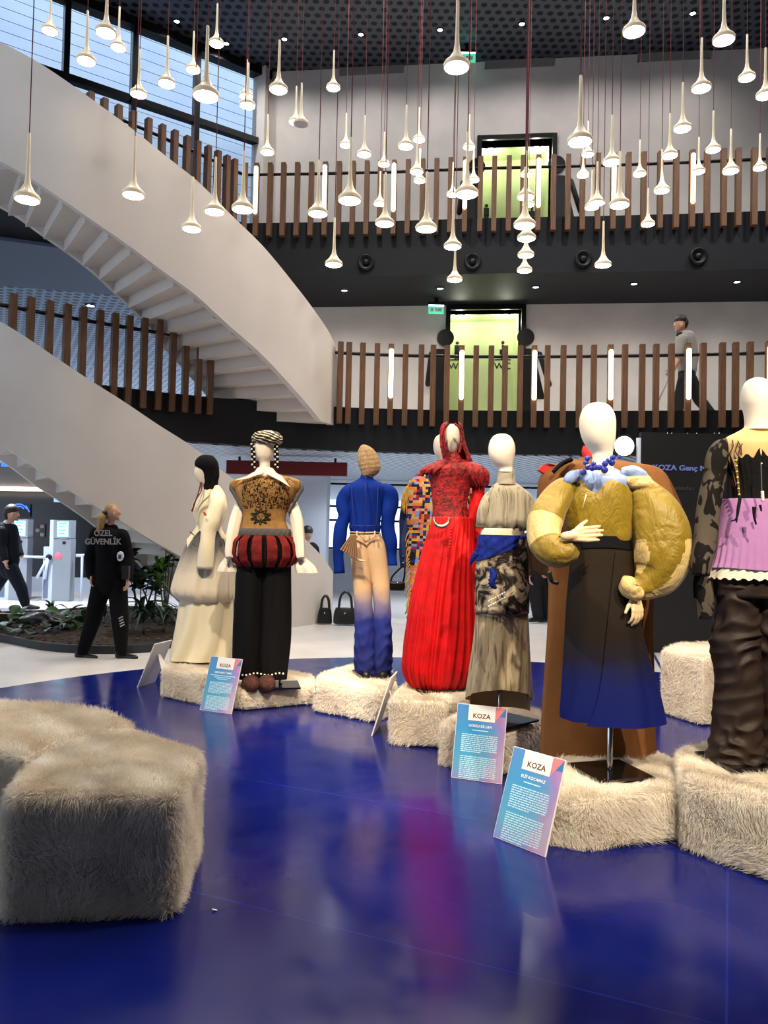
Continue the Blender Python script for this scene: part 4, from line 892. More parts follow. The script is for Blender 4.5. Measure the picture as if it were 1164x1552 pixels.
# ---- 6: yellow puffer jacket
m = Mq(924, 1176, .23, 3.89, 'mannequin in mustard puffer jacket with blue bead necklace and brown-to-blue skirt')
m.stand(924, 1177, .30, .28, top=.75)
m.head([(610.5,899,912),(614,890,921),(622,883,928),(634,879,932),(648,879,932.5),(662,882,932),(673,887,930.5),(681,893,929),(688,897.5,928),(698,898,927.5),(710,897,929),(722,893,933)])
BLU = mat('pale_blue_organza', (148,166,206), .75, c2=(118,140,190), ns=9, bp=.3, bs=18)
m.L('blouse', [(708,896,930),(714,888,942),(720,876,958),(727,866,970),(738,863,968),(752,866,962)], BLU, dr=.5, n=80, fold=lambda a, t: .02*math.sin(9*a+9*t)+.012*math.sin(17*a))
m.T('organza_shoulder', [(888,721,-.03,7),(872,721,-.05,9),(862,727,-.06,8),(857,734,-.05,4)], BLU, fold=lambda a, t: .07*math.sin(5*a+9*t))
m.T('organza_shoulder', [(942,717,-.03,8),(958,717,-.05,11),(971,721,-.06,10),(979,729,-.05,5)], BLU, fold=lambda a, t: .07*math.sin(5*a+9*t))
def puff_mat(name, c, c2):
    mm, nt, b = nodes(name); v = coord(nt); nt.links.new(ramp(nt, noise(nt, v, 4, 3), [(.3, c), (.7, c2)]), b.inputs['Base Color'])
    b.inputs['Roughness'].default_value = .5; b.inputs['Sheen Weight'].default_value = .15
    bump(nt, b, mth(nt, 'ADD', noise(nt, coord(nt, (1.6,1.6,1)), 7, 3, .5, 1.5), mth(nt, 'MULTIPLY', noise(nt, coord(nt, (3,3,1)), 12, 3, .6, 2.5), .2)), .3, .06); return mm
MUST = puff_mat('mustard_nylon', (128,104,4), (140,116,8)); TANP = puff_mat('sand_nylon', (206,180,118), (196,168,106))
def neck6(a):
    x = math.cos(a)
    return (24*math.exp(-((x+.32)/.30)**2)-2) if math.sin(a) < 0 else 0
tor = m.L('jacket', [(728,868,948),(735,861,958),(750,857,962),(770,856,961),(790,858,959),(806,861,958),(818,867,956),(825,873,951)], MUST, dr=.6, n=110, k=7, top=neck6, p=3, cap=False, fold=lambda a, t: .02*math.sin(5*a+8*t)+.018*math.sin(13*t+4*a)+.03*math.sin(math.pi*t))
m.T('zip', [(888,750,-.215,1.6),(886,760,-.225,1.5),(883,772,-.23,1.2)], mat('zip_metal', (206,180,120), .3, .8), n=8)
def quilt(n, amp, ph=0): return lambda a, t: amp*(abs(math.sin(n*math.pi*t+ph))**.5-.6)+.018*math.sin(4*a+9*t)+.012*math.sin(9*a-14*t)
def sleeve2(name, pts, sel, panels, fold):
    v, f = limb(pts, m.d, n=80, k=20, fold=fold, cap=False); nring = len(v)//80
    main, pan = [], []
    for q in f:
        i, j = q[0]//80, q[0] % 80; (pan if sel(2*math.pi*(j+.5)/80, i/(nring-1)) else main).append(q)
    s_ = obj(name, (v, main), MUST, m.root)
    vv = np.array(v); obj(panels, (vv, pan), TANP, s_); return s_
# viewer-left sleeve bent across the waist
sleeve2('sleeve', [(868,733,.0,9),(856,740,-.02,17),(842,758,-.05,23),(829,782,-.09,26),(824,806,-.13,24),(829,826,-.17,24),(844,836,-.20,23),(859,834,-.22,19),(870,826,-.23,13)],
        lambda a, t: (.40 < t < .60 and math.cos(a) > -.5) or (t > .62 and math.sin(a) < -.62 if True else False) , 'sand_panel', quilt(3, .05, .4))
# viewer-right sleeve hanging
sleeve2('sleeve', [(948,735,.0,14),(962,742,.0,24),(980,760,-.02,32),(995,785,-.04,39),(1003,815,-.05,43),(1003,845,-.06,42),(994,872,-.07,34),(977,888,-.08,22),(962,894,-.08,14)],
        lambda a, t: (.50 < t < .86 and math.sin(a) > .50+abs(t-.66)*1.2 and math.cos(a) > -.6) or (.52 < t < .93 and math.sin(a) < -.45-abs(t-.70)*1.0), 'sand_panel', quilt(3.2, .03, .9))
m.T('crumpled_shoulder', [(950,730,-.05,9),(962,730,-.06,12),(976,735,-.06,14),(990,746,-.05,11),(998,756,-.03,6)], TANP, fold=lambda a, t: .10*math.sin(5*a+18*t)+.05*math.sin(9*a))
m.L('cuff', [(800,866,875),(812,866,874),(824,868,878)], MUST, dr=1.2, n=24, cap=False)
m.T('cuff', [(957,880,-.12,12),(953,888,-.13,14),(960,897,-.13,13),(972,903,-.13,9)], TANP, fold=lambda a, t: .08*math.sin(4*a+14*t))
m.L('waistband', [(812,866,955),(822,867,956),(833,867,957)], BLACK, dr=.64, n=64, bot=lambda a: 3*math.cos(2*a))
SK6 = ombre('brown_to_indigo', [(0,(18,26,96)),(.22,(18,26,84)),(.38,(28,26,38)),(.5,(34,27,22)),(1,(40,32,24))], m.z(1092), m.z(830), wob=.02, rough=.6, bp=.1)
m.L('skirt', [(826,866,957),(840,865,957.5),(870,863,959),(905,860,962),(940,858,967),(975,856.5,974),(1010,855,984),(1045,853.5,994),(1075,852,1001),(1088,852,1003)], SK6, dr=.6, n=120, k=6, fold=waves(6,.035,.9,.8,.3,.1), cap=False, bot=lambda a: -4*math.cos(a)-2)
m.L('wrap_panel', [(834,866,957),(840,865,957.5),(870,863,959),(905,860,962),(940,858,967),(975,856.5,974),(1010,855,984),(1045,853.5,994),(1075,852,1001),(1090,852,1004)], SK6, dr=.63, n=90, k=6, arc=lambda t: (-1.25-1.0*t**1.3, .9), fold=lambda a, t: .03+waves(6,.035,.9,.8,.3,.1)(a, t), cap=False, bot=lambda a: 2)
BEAD = mat('blue_glass_bead', (36,48,150), .12, spec=.7, coat=.5)
nk = m.T('necklace', [(890,694,-.04,.8),(889,702,-.1,.8),(896,709,-.15,.8),(908,709,-.17,.8),(918,703,-.15,.8),(929,694,-.08,.8)], NAVY, n=8)
for x, y, r in ((890.5,695,4.3),(888,701.5,4.3),(891,707.5,4.8),(897.5,709.5,4.6),(903.5,708.5,4.2),(908.5,708.5,4.4),(917,703,4.8),(916.3,712.5,5.2),(927.2,701.5,5),(928.6,694,4.4),(884.2,716,5),(938.6,692.8,3.6),(922,698,4),(900,703,3.6)):
    q = -.185+.0028*abs(x-907); obj('bead', sphere(P(x, y, m.d+q), r*m.d/F, 16, 10), BEAD, nk)

def hand(name, parent, wrist, direc, palm, m_, s=1.0, curl=.25, side=1, spread=.06, voxel=.0042):
    """palm, four unequal bent fingers and a thumb leaving the side of the palm; direc: wrist to knuckles, palm: palm normal"""
    D = np.array(direc, float); D /= np.linalg.norm(D); Nn = np.array(palm, float); Nn -= D*(Nn@D); Nn /= np.linalg.norm(Nn); S = np.cross(D, Nn)*side
    W = np.array(wrist, float); caps = []; r = .0098*s
    caps.append((W-D*.03*s, W+D*.012*s, .024*s, .025*s))
    kn = []
    for i, u in enumerate((-.031,-.0105,.0105,.031)):
        k0 = W+D*(.085-.004*abs(i-1.2))*s+S*u*s; kn.append(k0); caps.append((W+D*.012*s+S*u*.55*s, k0, .015*s, .0115*s))
    for i, L in enumerate((.070,.080,.075,.058)):
        u = (-1.5,-.5,.5,1.5)[i]; dv = D+S*u*spread; dv /= np.linalg.norm(dv); p = kn[i]; a = curl*.7
        for j, fr in enumerate((.45,.31,.24)):
            q = dv*math.cos(a)+Nn*math.sin(a); p2 = p+q*L*fr*s; caps.append((p, p2, r*(1-.09*j), r*(1-.09*(j+1)))); p = p2; a += curl
    t0 = W+D*.028*s-S*.026*s; td = D*.72-S*.62+Nn*.3; td /= np.linalg.norm(td); t1 = t0+td*.042*s; t2 = t1+(td+D*.35)/np.linalg.norm(td+D*.35)*.034*s
    caps += [(t0, t1, .0135*s, .011*s), (t1, t2, .0105*s, .0085*s)]
    return blob(name, caps, m_, parent, voxel*s, 2)
WOODH = mat('articulated_hand', (226,196,150), .5)
hand('hand', m.root, P(866,812,m.d-.27), (1,-.1,.12), (0,1,-.1), WOODH, .92, .16, -1, .03)
hand('hand', m.root, P(962,902,m.d-.10), (.12,-.25,-1), (-.5,.8,-.2), WOODH, .95, .4, 1, .08)

# ---- 7: lilac skirt over ruched brown trousers, from behind
m = Mq(1140, 1156, .33, 3.76, 'mannequin seen from behind in lilac pleated skirt and ruched brown trousers')
m.stand(1128, 1158, .32, .2, top=.4)
m.head([(573,1141,1153),(577,1133,1161),(586,1127,1166),(598,1124.5,1168),(610,1125,1169),(622,1128,1169),(634,1130,1167),(646,1130,1166),(652,1128,1168)])
BACKS = mat('tattoo_mesh_skin', (222,182,120), .55)
m.L('torso', [(644,1130,1167),(650,1126,1172),(657,1114,1184),(664,1101,1194),(673,1095,1200),(690,1096,1198),(720,1106,1190),(750,1112,1184),(765,1108,1188)], BACKS, dr=.55, n=64)
INK = mat('tattoo_ink', (74,52,60), .7)
def back_y(x): u = (x-1147)/52; return -.55*52*m.d/F*math.sqrt(max(.05, 1-u*u))-.003
for pts in ([(1110,667),(1111,676),(1107,685),(1100,691)],[(1118,668),(1123,678),(1124,690)],[(1119,670),(1115,684),(1122,694)],[(1160,667),(1158,680),(1162,692)],[(1125,672),(1121,683),(1124,690)]):
    m.T('tattoo_line', [(x, y, back_y(x)+.006, .9) for x, y in pts], INK, n=6, k=4)
CORS = mat('black_corset', (20,18,18), .8, bp=.4, bs=40)
m.L('corset', [(694,1098,1196),(705,1101,1193),(722,1107,1188),(740,1111,1184),(757,1112,1184)], CORS, dr=.58, n=140, cap=False, fold=lambda a, t: .02+.016*math.sin(34*a), top=lambda a: -9*max(0, math.sin(7*a+1))-3*math.sin(17*a), bot=lambda a: 22*max(0, -math.sin(a))**6, p=2)
GOLD = mat('brass_hooks', (206,176,100), .3, .8)
z1_ = m.T('hook_row', [(1115,696,-.15,1.6),(1118,720,-.145,1.4),(1121,752,-.14,1.4)], GOLD, n=8)
for i in range(7): obj('hook', sphere(P(1115.3+.85*i, 698+8.6*i, m.d-.155), .007, 8, 6), GOLD, z1_)
m.T('zip', [(1154,700,-.18,1.4),(1155,730,-.17,1.4),(1156,752,-.165,1.6)], STEEL, n=8); m.T('zip_pull', [(1155.5,744,-.18,2.2),(1156,760,-.175,2.4)], PEARL, n=10)
for pts in ([(1122,752,-.165,2.5),(1119,770,-.18,2.5),(1116,786,-.185,1.5),(1108,790,-.18,1)],[(1143,768,-.2,3),(1143,782,-.2,2),(1146,795,-.2,1.2)],[(1152,765,-.19,2),(1154,775,-.19,1.2)],[(1117,786,-.185,1.5),(1116,792,-.185,1)]): m.T('lace_tie', pts, CORS, n=8)
LIL = mat('lilac_wool', (178,130,182), .85, c2=(168,120,172), ns=5, bp=.15, bs=70)
m.L('skirt', [(757,1097,1198),(768,1094,1202),(785,1091,1205),(802,1087.5,1209),(820,1084,1212)], LIL, dr=.58, n=80)
m.L('pleated_flounce', [(816,1083,1212),(830,1080,1216),(850,1076,1219),(864,1072,1222)], LIL, dr=.6, n=180, cap=False, fold=lambda a, t: .02+.022*math.sin(40*a)*(t+.2), bot=lambda a: 3*math.sin(a)+2*math.sin(3*a))
m.L('white_ruffle', [(850,1078,1216),(864,1073,1220),(877,1071,1221)], CREAM2, dr=.58, n=120, cap=False, fold=lambda a, t: .02*math.sin(15*a+3*t), bot=lambda a: 2.0*math.sin(31*a))
BRN = mat('brown_nylon', (44,31,24), .6, c2=(34,24,19), ns=6, bp=.35, bs=12, sheen=.2)
m.L('trousers', [(860,1082,1212),(880,1083,1212),(905,1084,1212)], BRN, dr=.55, n=72, fold=lambda a, t: .02*math.sin(9*a+9*t))
m.L('trouser_leg', [(880,1083,1146,.85),(910,1086,1147,.85),(950,1084,1148,.85),(975,1081,1149,.85),(1005,1085,1149,.85),(1040,1087,1150,.85),(1075,1086,1151,.85),(1105,1084,1152,.85),(1130,1076,1153,.85),(1150,1073,1152,.85)], BRN, n=72, k=14, fold=crush(30,.20,.5), cap=False)
m.L('trouser_leg', [(880,1146,1210,.85),(910,1147,1210,.85),(960,1146,1211,.85),(1005,1148,1212,.85),(1060,1149,1213,.85),(1105,1149,1214,.85),(1140,1146,1218,.85),(1154,1144,1220,.85)], BRN, n=72, k=14, fold=crush(29,.20,2.2), cap=False)
CAMS, nt, b = nodes('grey_black_sleeve'); v = coord(nt, (1.2,1.2,.7))
nt.links.new(ramp(nt, noise(nt, v, 8, 2, .5, 1.5), [(.50,(22,20,20)),(.52,(84,76,66))]), b.inputs['Base Color']); b.inputs['Roughness'].default_value = .85
m.T('sleeve', [(1106,668,.0,6),(1094,678,.0,13),(1086,696,.0,16),(1082,722,.0,16.5),(1077,755,-.02,17),(1072,790,-.03,17),(1068,822,-.04,17),(1063,850,-.06,16),(1062,872,-.07,13)], CAMS, n=28, fold=lambda a, t: .05*math.sin(3*a+15*t))
m.L('sleeve_cuff', [(868,1054,1074),(885,1052,1079),(905,1054,1082),(925,1057,1081),(938,1059,1077)], CAMS, dr=.8, n=48, cap=False, fold=waves(5,.10,.4))
m.T('sleeve', [(1188,668,.0,6),(1200,680,.0,13),(1208,710,.0,16),(1214,760,.0,16),(1218,810,-.03,16),(1222,860,-.05,13)], CAMS, n=28, fold=lambda a, t: .05*math.sin(3*a+15*t))

# ---- 8: long brown coat standing just behind the puffer jacket
m = Mq(905, 1146, .23, 4.27, 'mannequin in floor-length brown coat standing behind the yellow puffer jacket')
COAT = mat('caramel_brown_wool', (132,88,50), .8, c2=(112,72,40), ns=5, st=(1,1,.5), bp=.15, bs=40)
m.L('head', [(640,888,905),(650,884,918),(665,886,920),(682,892,916),(700,893,916)], MANN, dr=1.0, n=32)
m.L('coat', [(694,884,922),(699,864,950),(705,840,990),(713,829,1005),(725,818,1014),(745,814,1024),(765,813,1032),(785,814,1034),(805,817,1028),(830,825,1010),(860,831,996),(900,831,990),(960,829,989),(1020,825,990),(1080,821,991),(1125,819,992),(1150,818,993)], COAT, dr=.42, n=96, fold=waves(7,.02,.5,.5), cap=False)
REDF = mat('scarlet_felt', (196,40,36), .7)
m.L('collar', [(676,884,902),(684,882,906),(694,884,914)], REDF, dr=1.0, n=32, cap=False)
flap(m, 'red_epaulette', [(816,712),(824,704),(836,703),(847,707),(842,716),(828,719)], [-.02,-.03,-.05,-.04,-.04,-.03], REDF, th=.05)
m.T('strap', [(866,696,-.10,4),(850,704,-.12,3.5),(838,716,-.12,3)], BLACK, n=10)
m.T('belt_end', [(832,866,-.18,3.2),(836,880,-.18,3.4),(846,884,-.18,3)], BLACKL, n=10)

# ---- 9: woven rag coat behind the red gown
m = Mq(664, 1012, .31, 6.62, 'mannequin in multicoloured woven rag coat, half hidden behind the red gown')
m.head([(659,665,676),(663,660,682),(671,657,685),(681,657,685),(690,660,684),(697,664,682),(705,666,682)])
m.L('neck_scarf', [(698,662,684),(704,660,688),(711,656,692)], BLACK, dr=.9, n=32)
RAG, nt, b = nodes('woven_rag_cloth'); tc = nt.nodes.new('ShaderNodeTexCoord'); mp = nt.nodes.new('ShaderNodeMapping'); nt.links.new(tc.outputs['Object'], mp.inputs[0])
sp = nt.nodes.new('ShaderNodeSeparateXYZ'); nt.links.new(mp.outputs[0], sp.inputs[0])
gx = mth(nt, 'FLOOR', mth(nt, 'MULTIPLY', mth(nt, 'ADD', sp.outputs[0], mth(nt, 'MULTIPLY', sp.outputs[1], .6)), 56)); gz = mth(nt, 'FLOOR', mth(nt, 'MULTIPLY', sp.outputs[2], 44))
cb_ = nt.nodes.new('ShaderNodeCombineXYZ'); nt.links.new(gx, cb_.inputs[0]); nt.links.new(gz, cb_.inputs[1])
wn = nt.nodes.new('ShaderNodeTexWhiteNoise'); nt.links.new(cb_.outputs[0], wn.inputs[0])
nt.links.new(ramp(nt, wn.outputs['Value'], [(0,(40,52,110)),(.18,(196,120,60)),(.34,(186,160,116)),(.5,(150,40,60)),(.62,(206,160,60)),(.74,(30,30,44)),(.86,(216,120,120)),(.94,(120,140,190))], 'CONSTANT'), b.inputs['Base Color'])
b.inputs['Roughness'].default_value = .95; bump(nt, b, noise(nt, coord(nt), 50, 3), .8)
m.L('rag_coat', [(706,662,690),(713,644,706),(722,630,716),(732,621,722),(748,615,724),(775,616,722),(810,618,720),(850,620,720),(890,622,720),(925,622,718),(945,622,716)], RAG, dr=.55, n=72, fold=lambda a, t: .02*math.sin(17*a+30*t)+.015*math.sin(40*t), bot=lambda a: 3*math.sin(23*a), cap=False)
FRNG = mat('yellow_fringe', (190,150,70), .9)
fm = MB()
for i in range(60):
    t = i/59; x = 626-12*math.sin(math.pi*min(1, t*1.3)*.5)+random.uniform(-3,6); y = 726+36*t
    fm.add(limb([(x,y,-.05,.8),(x-3,y+8,-.06,.7),(x-3+random.uniform(-2,2),y+18,-.06,.4)], m.d, n=4, k=2))
for i in range(40):
    y = 800+random.uniform(0,140); x = 620+random.uniform(0,4)
    fm.add(limb([(x,y,-.03,.9),(x-4,y+6,-.03,.8),(x-5+random.uniform(-2,2),y+15,-.03,.4)], m.d, n=4, k=2))
obj('fringe', fm.vf, FRNG, m.root, kind='stuff')
DEN = mat('dark_denim', (44,62,112), .85, c2=(36,50,94), ns=30, bp=.2, bs=120)
dn = m.T('denim_sleeve', [(618,752,.05,7),(614,775,.04,7.5),(613,800,.03,8),(613,830,.02,8),(614,860,.02,7.5)], DEN, n=20, fold=lambda a, t: .05*math.sin(2*a+13*t))
for y in (843, 853): obj('cuff_button', sphere(P(611, y, m.d-.035), .007, 8, 6), STEEL, dn)
# ================================================================== INFORMATION CARDS ON THE STAGE
CARD, nt, b = nodes('card_gradient'); v = coord(nt); sp = nt.nodes.new('ShaderNodeSeparateXYZ'); nt.links.new(v, sp.inputs[0])
wv = mth(nt, 'MULTIPLY', mth(nt, 'SUBTRACT', noise(nt, v, 6, 2), .5), .8)
gx = mth(nt, 'ADD', mth(nt, 'DIVIDE', sp.outputs[0], .297), wv); gz = mth(nt, 'ADD', mth(nt, 'DIVIDE', sp.outputs[2], .42), wv)
ca = ramp(nt, gx, [(0,(64,128,184)),(.35,(42,138,196)),(.62,(96,132,190)),(.84,(196,96,170)),(1,(206,140,176))])
cb2 = ramp(nt, gz, [(0,(170,150,200)),(.25,(110,190,200)),(.6,(58,160,206)),(1,(96,132,190))])
nt.links.new(mixc(nt, .38, ca, cb2), b.inputs['Base Color']); b.inputs['Roughness'].default_value = .4
LOGO = mat('logo_brown', (84,50,36), .6); CORAL = mat('coral_print', (214,128,130), .5); BLUEP = mat('blue_print', (46,118,180), .5)
LINEW = mat('pale_print', (190,226,236), .6)
def sign(label, bl, br, lean, texts, flipped=False, sub=1, Wd=.297, Ht=.42):
    A, B = G(*bl, .009), G(*br, .009); r = (B-A); r[2] = 0; r /= np.linalg.norm(r)
    out = np.array([-r[1], r[0], 0])      # away from the printed face
    u = out*math.sin(lean)+np.array([0,0,1])*math.cos(lean); nrm = np.cross(r, u)
    root = empty('info_card', A, label, 'sign', 'information cards on the stage')
    M4 = Matrix(((r[0],-nrm[0],u[0],0),(r[1],-nrm[1],u[1],0),(r[2],-nrm[2],u[2],0),(0,0,0,1)))
    def flat(nm, vf, m_, par=None):
        me = bpy.data.meshes.new(nm); me.from_pydata([list(map(float,q)) for q in vf[0]], [], vf[1]); me.materials.append(m_)
        o = bpy.data.objects.new(nm, me); COL.objects.link(o); o.parent = par or root
        if par is None: o.matrix_local = M4
        return o
    board = flat('board', bbox(0,Wd,-.004,.004,0,Ht), PAPER)
    flat('print', bbox(.003,Wd-.003,-.0052,-.004,.003,Ht-.003), CARD, board)
    # strut behind
    ST = MB().add(prism([(Wd*.5-.06,.006),(Wd*.5+.06,.006),(Wd*.5+.06,.010),(Wd*.5-.06,.010)], 0, .001))
    p0 = A+r*Wd*.5+u*.30+out*.006; foot = A+r*Wd*.5+out*(.30*math.sin(lean)+.13)
    q = []
    for e in (0, .003):
        q += [p0-r*.02+out*e, p0+r*.02+out*e, foot+r*.085+out*e, foot-r*.085+out*e]
    fix_normals(obj('strut', (q, [(0,1,2,3),(7,6,5,4),(0,4,5,1),(1,5,6,2),(2,6,7,3),(3,7,4,0)]), PAPER, root, False))
    if not texts: return root
    fr = -.0058
    flat('logo_patch', bbox(Wd*.24,Wd*.78,fr,-.005,Ht*.785,Ht-.003), PAPER, board)
    flat('coral_triangle', ([(Wd*.79,fr,Ht-.003),(Wd*.98,fr,Ht-.003),(Wd*.79,fr,Ht*.80)], [(0,2,1)]), CORAL, board)
    flat('blue_triangle', ([(Wd*.985,fr,Ht-.006),(Wd*.985,fr,Ht*.87),(Wd*.87,fr,Ht*.87)], [(0,2,1)]), BLUEP, board)
    def put(nm, s_, x, z, size, m_, bold, sx=1):
        o = text(nm, s_, m_, root, (0,0,0), (1,0,0), (0,0,1), size, .0003, 'CENTER', bold, sx)
        W_ = M4@Matrix.Translation((x, fr-.0006, z)); o.matrix_local = W_@Matrix(((sx,0,0,0),(0,0,-1,0),(0,1,0,0),(0,0,0,1))); return o
    put('logo', 'KOZA', Wd*.51, Ht*.825, .036, LOGO, .0006, 1.05)
    put('name', texts, Wd*.5, Ht*.70, .0195, WTXT, .00025, 1.0)
    mb = MB(); rs = random.Random(sum(map(ord, texts)))
    if sub == 1: mb.add(bbox(Wd*.34,Wd*.66,fr,-.0052,Ht*.652,Ht*.664))
    else:
        for j, hw in enumerate((.40,.26,.17)): mb.add(bbox(Wd*(.5-hw),Wd*(.5+hw),fr,-.0052,Ht*(.655-.032*j),Ht*(.667-.032*j)))
    z = Ht*(.60 if sub == 1 else .54)
    for n_, k_ in ((10, .0105), (12, .0105)):
        for j in range(n_):
            x = Wd*.14
            end = Wd*(.86 if j < n_-1 else .55)
            while x < end:
                w = min(end-x, rs.uniform(.010,.03)); mb.add(bbox(x,x+w,fr,-.0052,z-.0048,z)); x += w+.004
            z -= k_*(1 if sub == 1 else .86)
        z -= .018
    o = flat('body_text', mb.vf, LINEW, board); o['kind'] = 'stuff'
    return root
sign('blue and pink information card reading ELİF KOCAMAZ beside the puffer jacket mannequin', (748,1268), (818,1296), math.radians(20), 'ELİF KOCAMAZ')
sign('blue and pink information card reading GÖKSU BİLGEN before the grey dress', (684,1178), (755,1188), math.radians(15), 'GÖKSU BİLGEN')
sign('blue and pink information card before the embroidered vest mannequin', (303,1076), (347,1082), math.radians(18), 'EMRE MERT TEMEL', sub=3)
# two cards seen from behind or edge-on
A = G(208,1042,.009)
sign('white back of a leaning card beside the black hooded mannequin', (235,1033), (208,1042), math.radians(22), None)
sign('white card seen edge-on between the cobalt jacket and red gown plinths', (575,1100), (556,1125), math.radians(17), None)

# ================================================================== PEOPLE
CLOTH = mat('black_uniform', (10,10,13), .85, c2=(14,14,18), ns=20, bp=.2, bs=60)
SUIT = mat('navy_suit', (22,24,32), .75); SHIRT = mat('grey_shirt', (150,146,140), .85); DTROU = mat('dark_trousers', (40,40,42), .85)
BLOND = mat('blond_hair', (196,160,96), .6, c2=(150,116,66), ns=60, st=(1,1,6), bp=.5, bs=120); LIPS = mat('lips', (150,84,76), .5); EYE = mat('eye', (30,26,24), .3)
class Person:
    def __init__(s, px, py, d, label, zf=0.0):
        s.d = d; s.u = d/F; s.root = empty('person', (P(px,py,d)[0], d, zf), label, 'person')
    def c(s, x0, y0, r0, x1, y1, r1, d0=0.0, d1=0.0): return (P(x0,y0,s.d+d0), P(x1,y1,s.d+d1), r0*s.u, r1*s.u)
    def e(s, x, y, rx, ry, rz, dd=0.0): return ('e', P(x,y,s.d+dd), (rx*s.u, rz*s.u, ry*s.u))
    def b(s, name, caps, m_, vox=.014, sm=3): return blob(name, caps, m_, s.root, vox, sm)
# ---- guard from behind, looking right
g = Person(165, 998, 8.54, 'security guard with blond ponytail in black uniform walking by the planter')
bodyc = [g.e(171,776,9.5,12,11.5), g.c(170,786,5,166,800,5.5), g.c(146,808,8,186,811,8,0,.02), g.c(165,815,17,165,850,16), g.c(165,850,16,165,885,17),
  g.c(145,812,8,137,845,6.5,0,.02), g.c(137,845,6.5,138,872,5,.02,-.02), g.c(187,814,8,193,845,6.5), g.c(193,845,6.5,194,872,5,0,-.1),
  g.c(155,888,13,142,940,10), g.c(142,940,10,127,986,7), g.c(177,888,13,181,940,10,0,-.05), g.c(181,940,10,184,986,7,-.05,-.03), g.c(181,777,2.6,184,779,1.2,-.0,0), g.c(176,784,4,179,786,3)]
g.b('body', bodyc, SKIN)
g.b('jacket', [g.c(147,808,10,185,811,10,0,.02), g.c(165,816,19,165,850,19), g.c(165,850,18.5,165,884,20), g.c(150,880,12,180,882,12), g.c(145,812,10,136,845,9,0,.02), g.c(136,845,9,138,872,7.5,.02,-.02), g.c(187,814,10,194,845,9.5), g.c(194,845,9.5,194,874,8,0,-.1)], CLOTH)
g.b('trousers', [g.c(154,886,15,141,940,12.5), g.c(141,940,12.5,126,985,9), g.c(178,886,15,182,940,13,0,-.05), g.c(182,940,13,184,985,9,-.05,-.03), g.c(156,884,15,177,884,15)], CLOTH)
for x in (122, 183): g.b('shoe', [g.c(x-4,993,5,x+8,995,5), g.c(x+8,995,5,x+23,996.5,3.6,0,-.04)], BLACKL, .010, 2)
g.b('hair', [g.e(169.5,773.5,11,11,12.6,.012), g.e(165,779,7,9,9.5,.01)], BLOND, .010, 2)
g.b('ponytail', [g.c(159,777,4,154,785,6,-.05,-.07), g.c(154,785,6,152,800,5.5,-.07,-.06), g.c(152,800,5.5,149,809,2.5,-.06,-.05)], BLOND, .009, 2)
obj('hair_tie', sphere(P(158.5,778,8.48), .03, 10, 8), BLACKL, g.root)
obj('ear', sphere(P(172,779,8.45), .022, 10, 8, (.8,.6,1.3)), SKIN, g.root)
g.b('collar', [g.c(162,799,6.5,173,801,6.5)], CLOTH, .010)
hand('hand', g.root, P(139,873,8.5), (.1,-.15,-1), (1,0,0), SKIN, 1.0, .5, 1, .02, .006)
hand('hand', g.root, P(194,875,8.42), (.1,-.25,-1), (-1,0,0), SKIN, 1.0, .5, -1, .02, .006)
for s_, yy in (('ÖZEL', 812), ('GÜVENLİK', 825)): text('back_print', s_, GRILLE, g.root, P(156,yy,8.54-.155), (1,-.05,.02), (0,.0,1), .088, .002, 'CENTER', .002, .92)
bp_ = P(183,843,8.54-.075); obj('sleeve_badge', ([(bp_[0]+.008*math.cos(t)*4.3, bp_[1]-.03+.0*k, bp_[2]+.055*math.sin(t)) for k in (0,) for t in np.linspace(0,2*math.pi,9)[:-1]]+[(bp_[0]+.008*math.cos(t)*4.3, bp_[1]+.01, bp_[2]+.055*math.sin(t)) for t in np.linspace(0,2*math.pi,9)[:-1]], [tuple(range(8))]+[(i,(i+1)%8,8+(i+1)%8,8+i) for i in range(8)]), WTXT, g.root, False)
obj('badge_emblem', box(bp_+np.array([0,-.033,-.005]), (.03,.006,.045)), mat('emblem_grey', (70,72,90), .5), g.root, False)
obj('radio_pouch', box(P(191,868,8.36), (.07,.06,.14)), BLACKL, g.root, False)
for i in range(4): obj('leg_print', box(P(183+i*.8,936+i*4,8.54-.15), (.05,.006,.014), 0, np.array(Matrix.Rotation(-.5,3,'Y'))), GRILLE, g.root, False)
# ---- man in suit walking right
w = Person(15, 922, 13.4, 'man in dark suit walking past the turnstiles at the left edge')
w.b('body', [w.e(19,778,8.5,12,10), w.c(17,787,5,14,796,5.5), w.c(8,805,12,12,848,12), w.c(12,848,12,14,862,12), w.c(27,779,2,29.5,782,1.2), w.c(24,786,3,26,788,2.4),
  w.c(2,806,7,3,830,6,-.2,-.2), w.c(3,830,6,8,850,4.5,-.2,-.26), w.c(20,806,7,26,828,6,.2,.15), w.c(26,828,6,32,842,4,.15,0), w.c(17,864,9,32,892,7,-.08,-.08), w.c(32,892,7,38,914,5,-.08,-.08), w.c(10,864,9,-8,892,7,.08,.08), w.c(-8,892,7,-26,914,5,.08,.08)], SKIN)
w.b('jacket', [w.c(5,803,12,11,850,15), w.c(16,803,11,15,850,14), w.c(11,850,15,14,864,14), w.c(2,806,9,2,830,8,-.2,-.2), w.c(2,830,8,7,846,6,-.2,-.26), w.c(20,806,8,26,828,7,.2,.15), w.c(26,828,7,31,840,5,.15,0)], SUIT)
w.b('trousers', [w.c(17,862,11,32,892,9,-.08,-.08), w.c(32,892,9,38,914,7,-.08,-.08), w.c(10,862,11,-8,892,9,.08,.08), w.c(-8,892,9,-26,914,7,.08,.08)], SUIT)
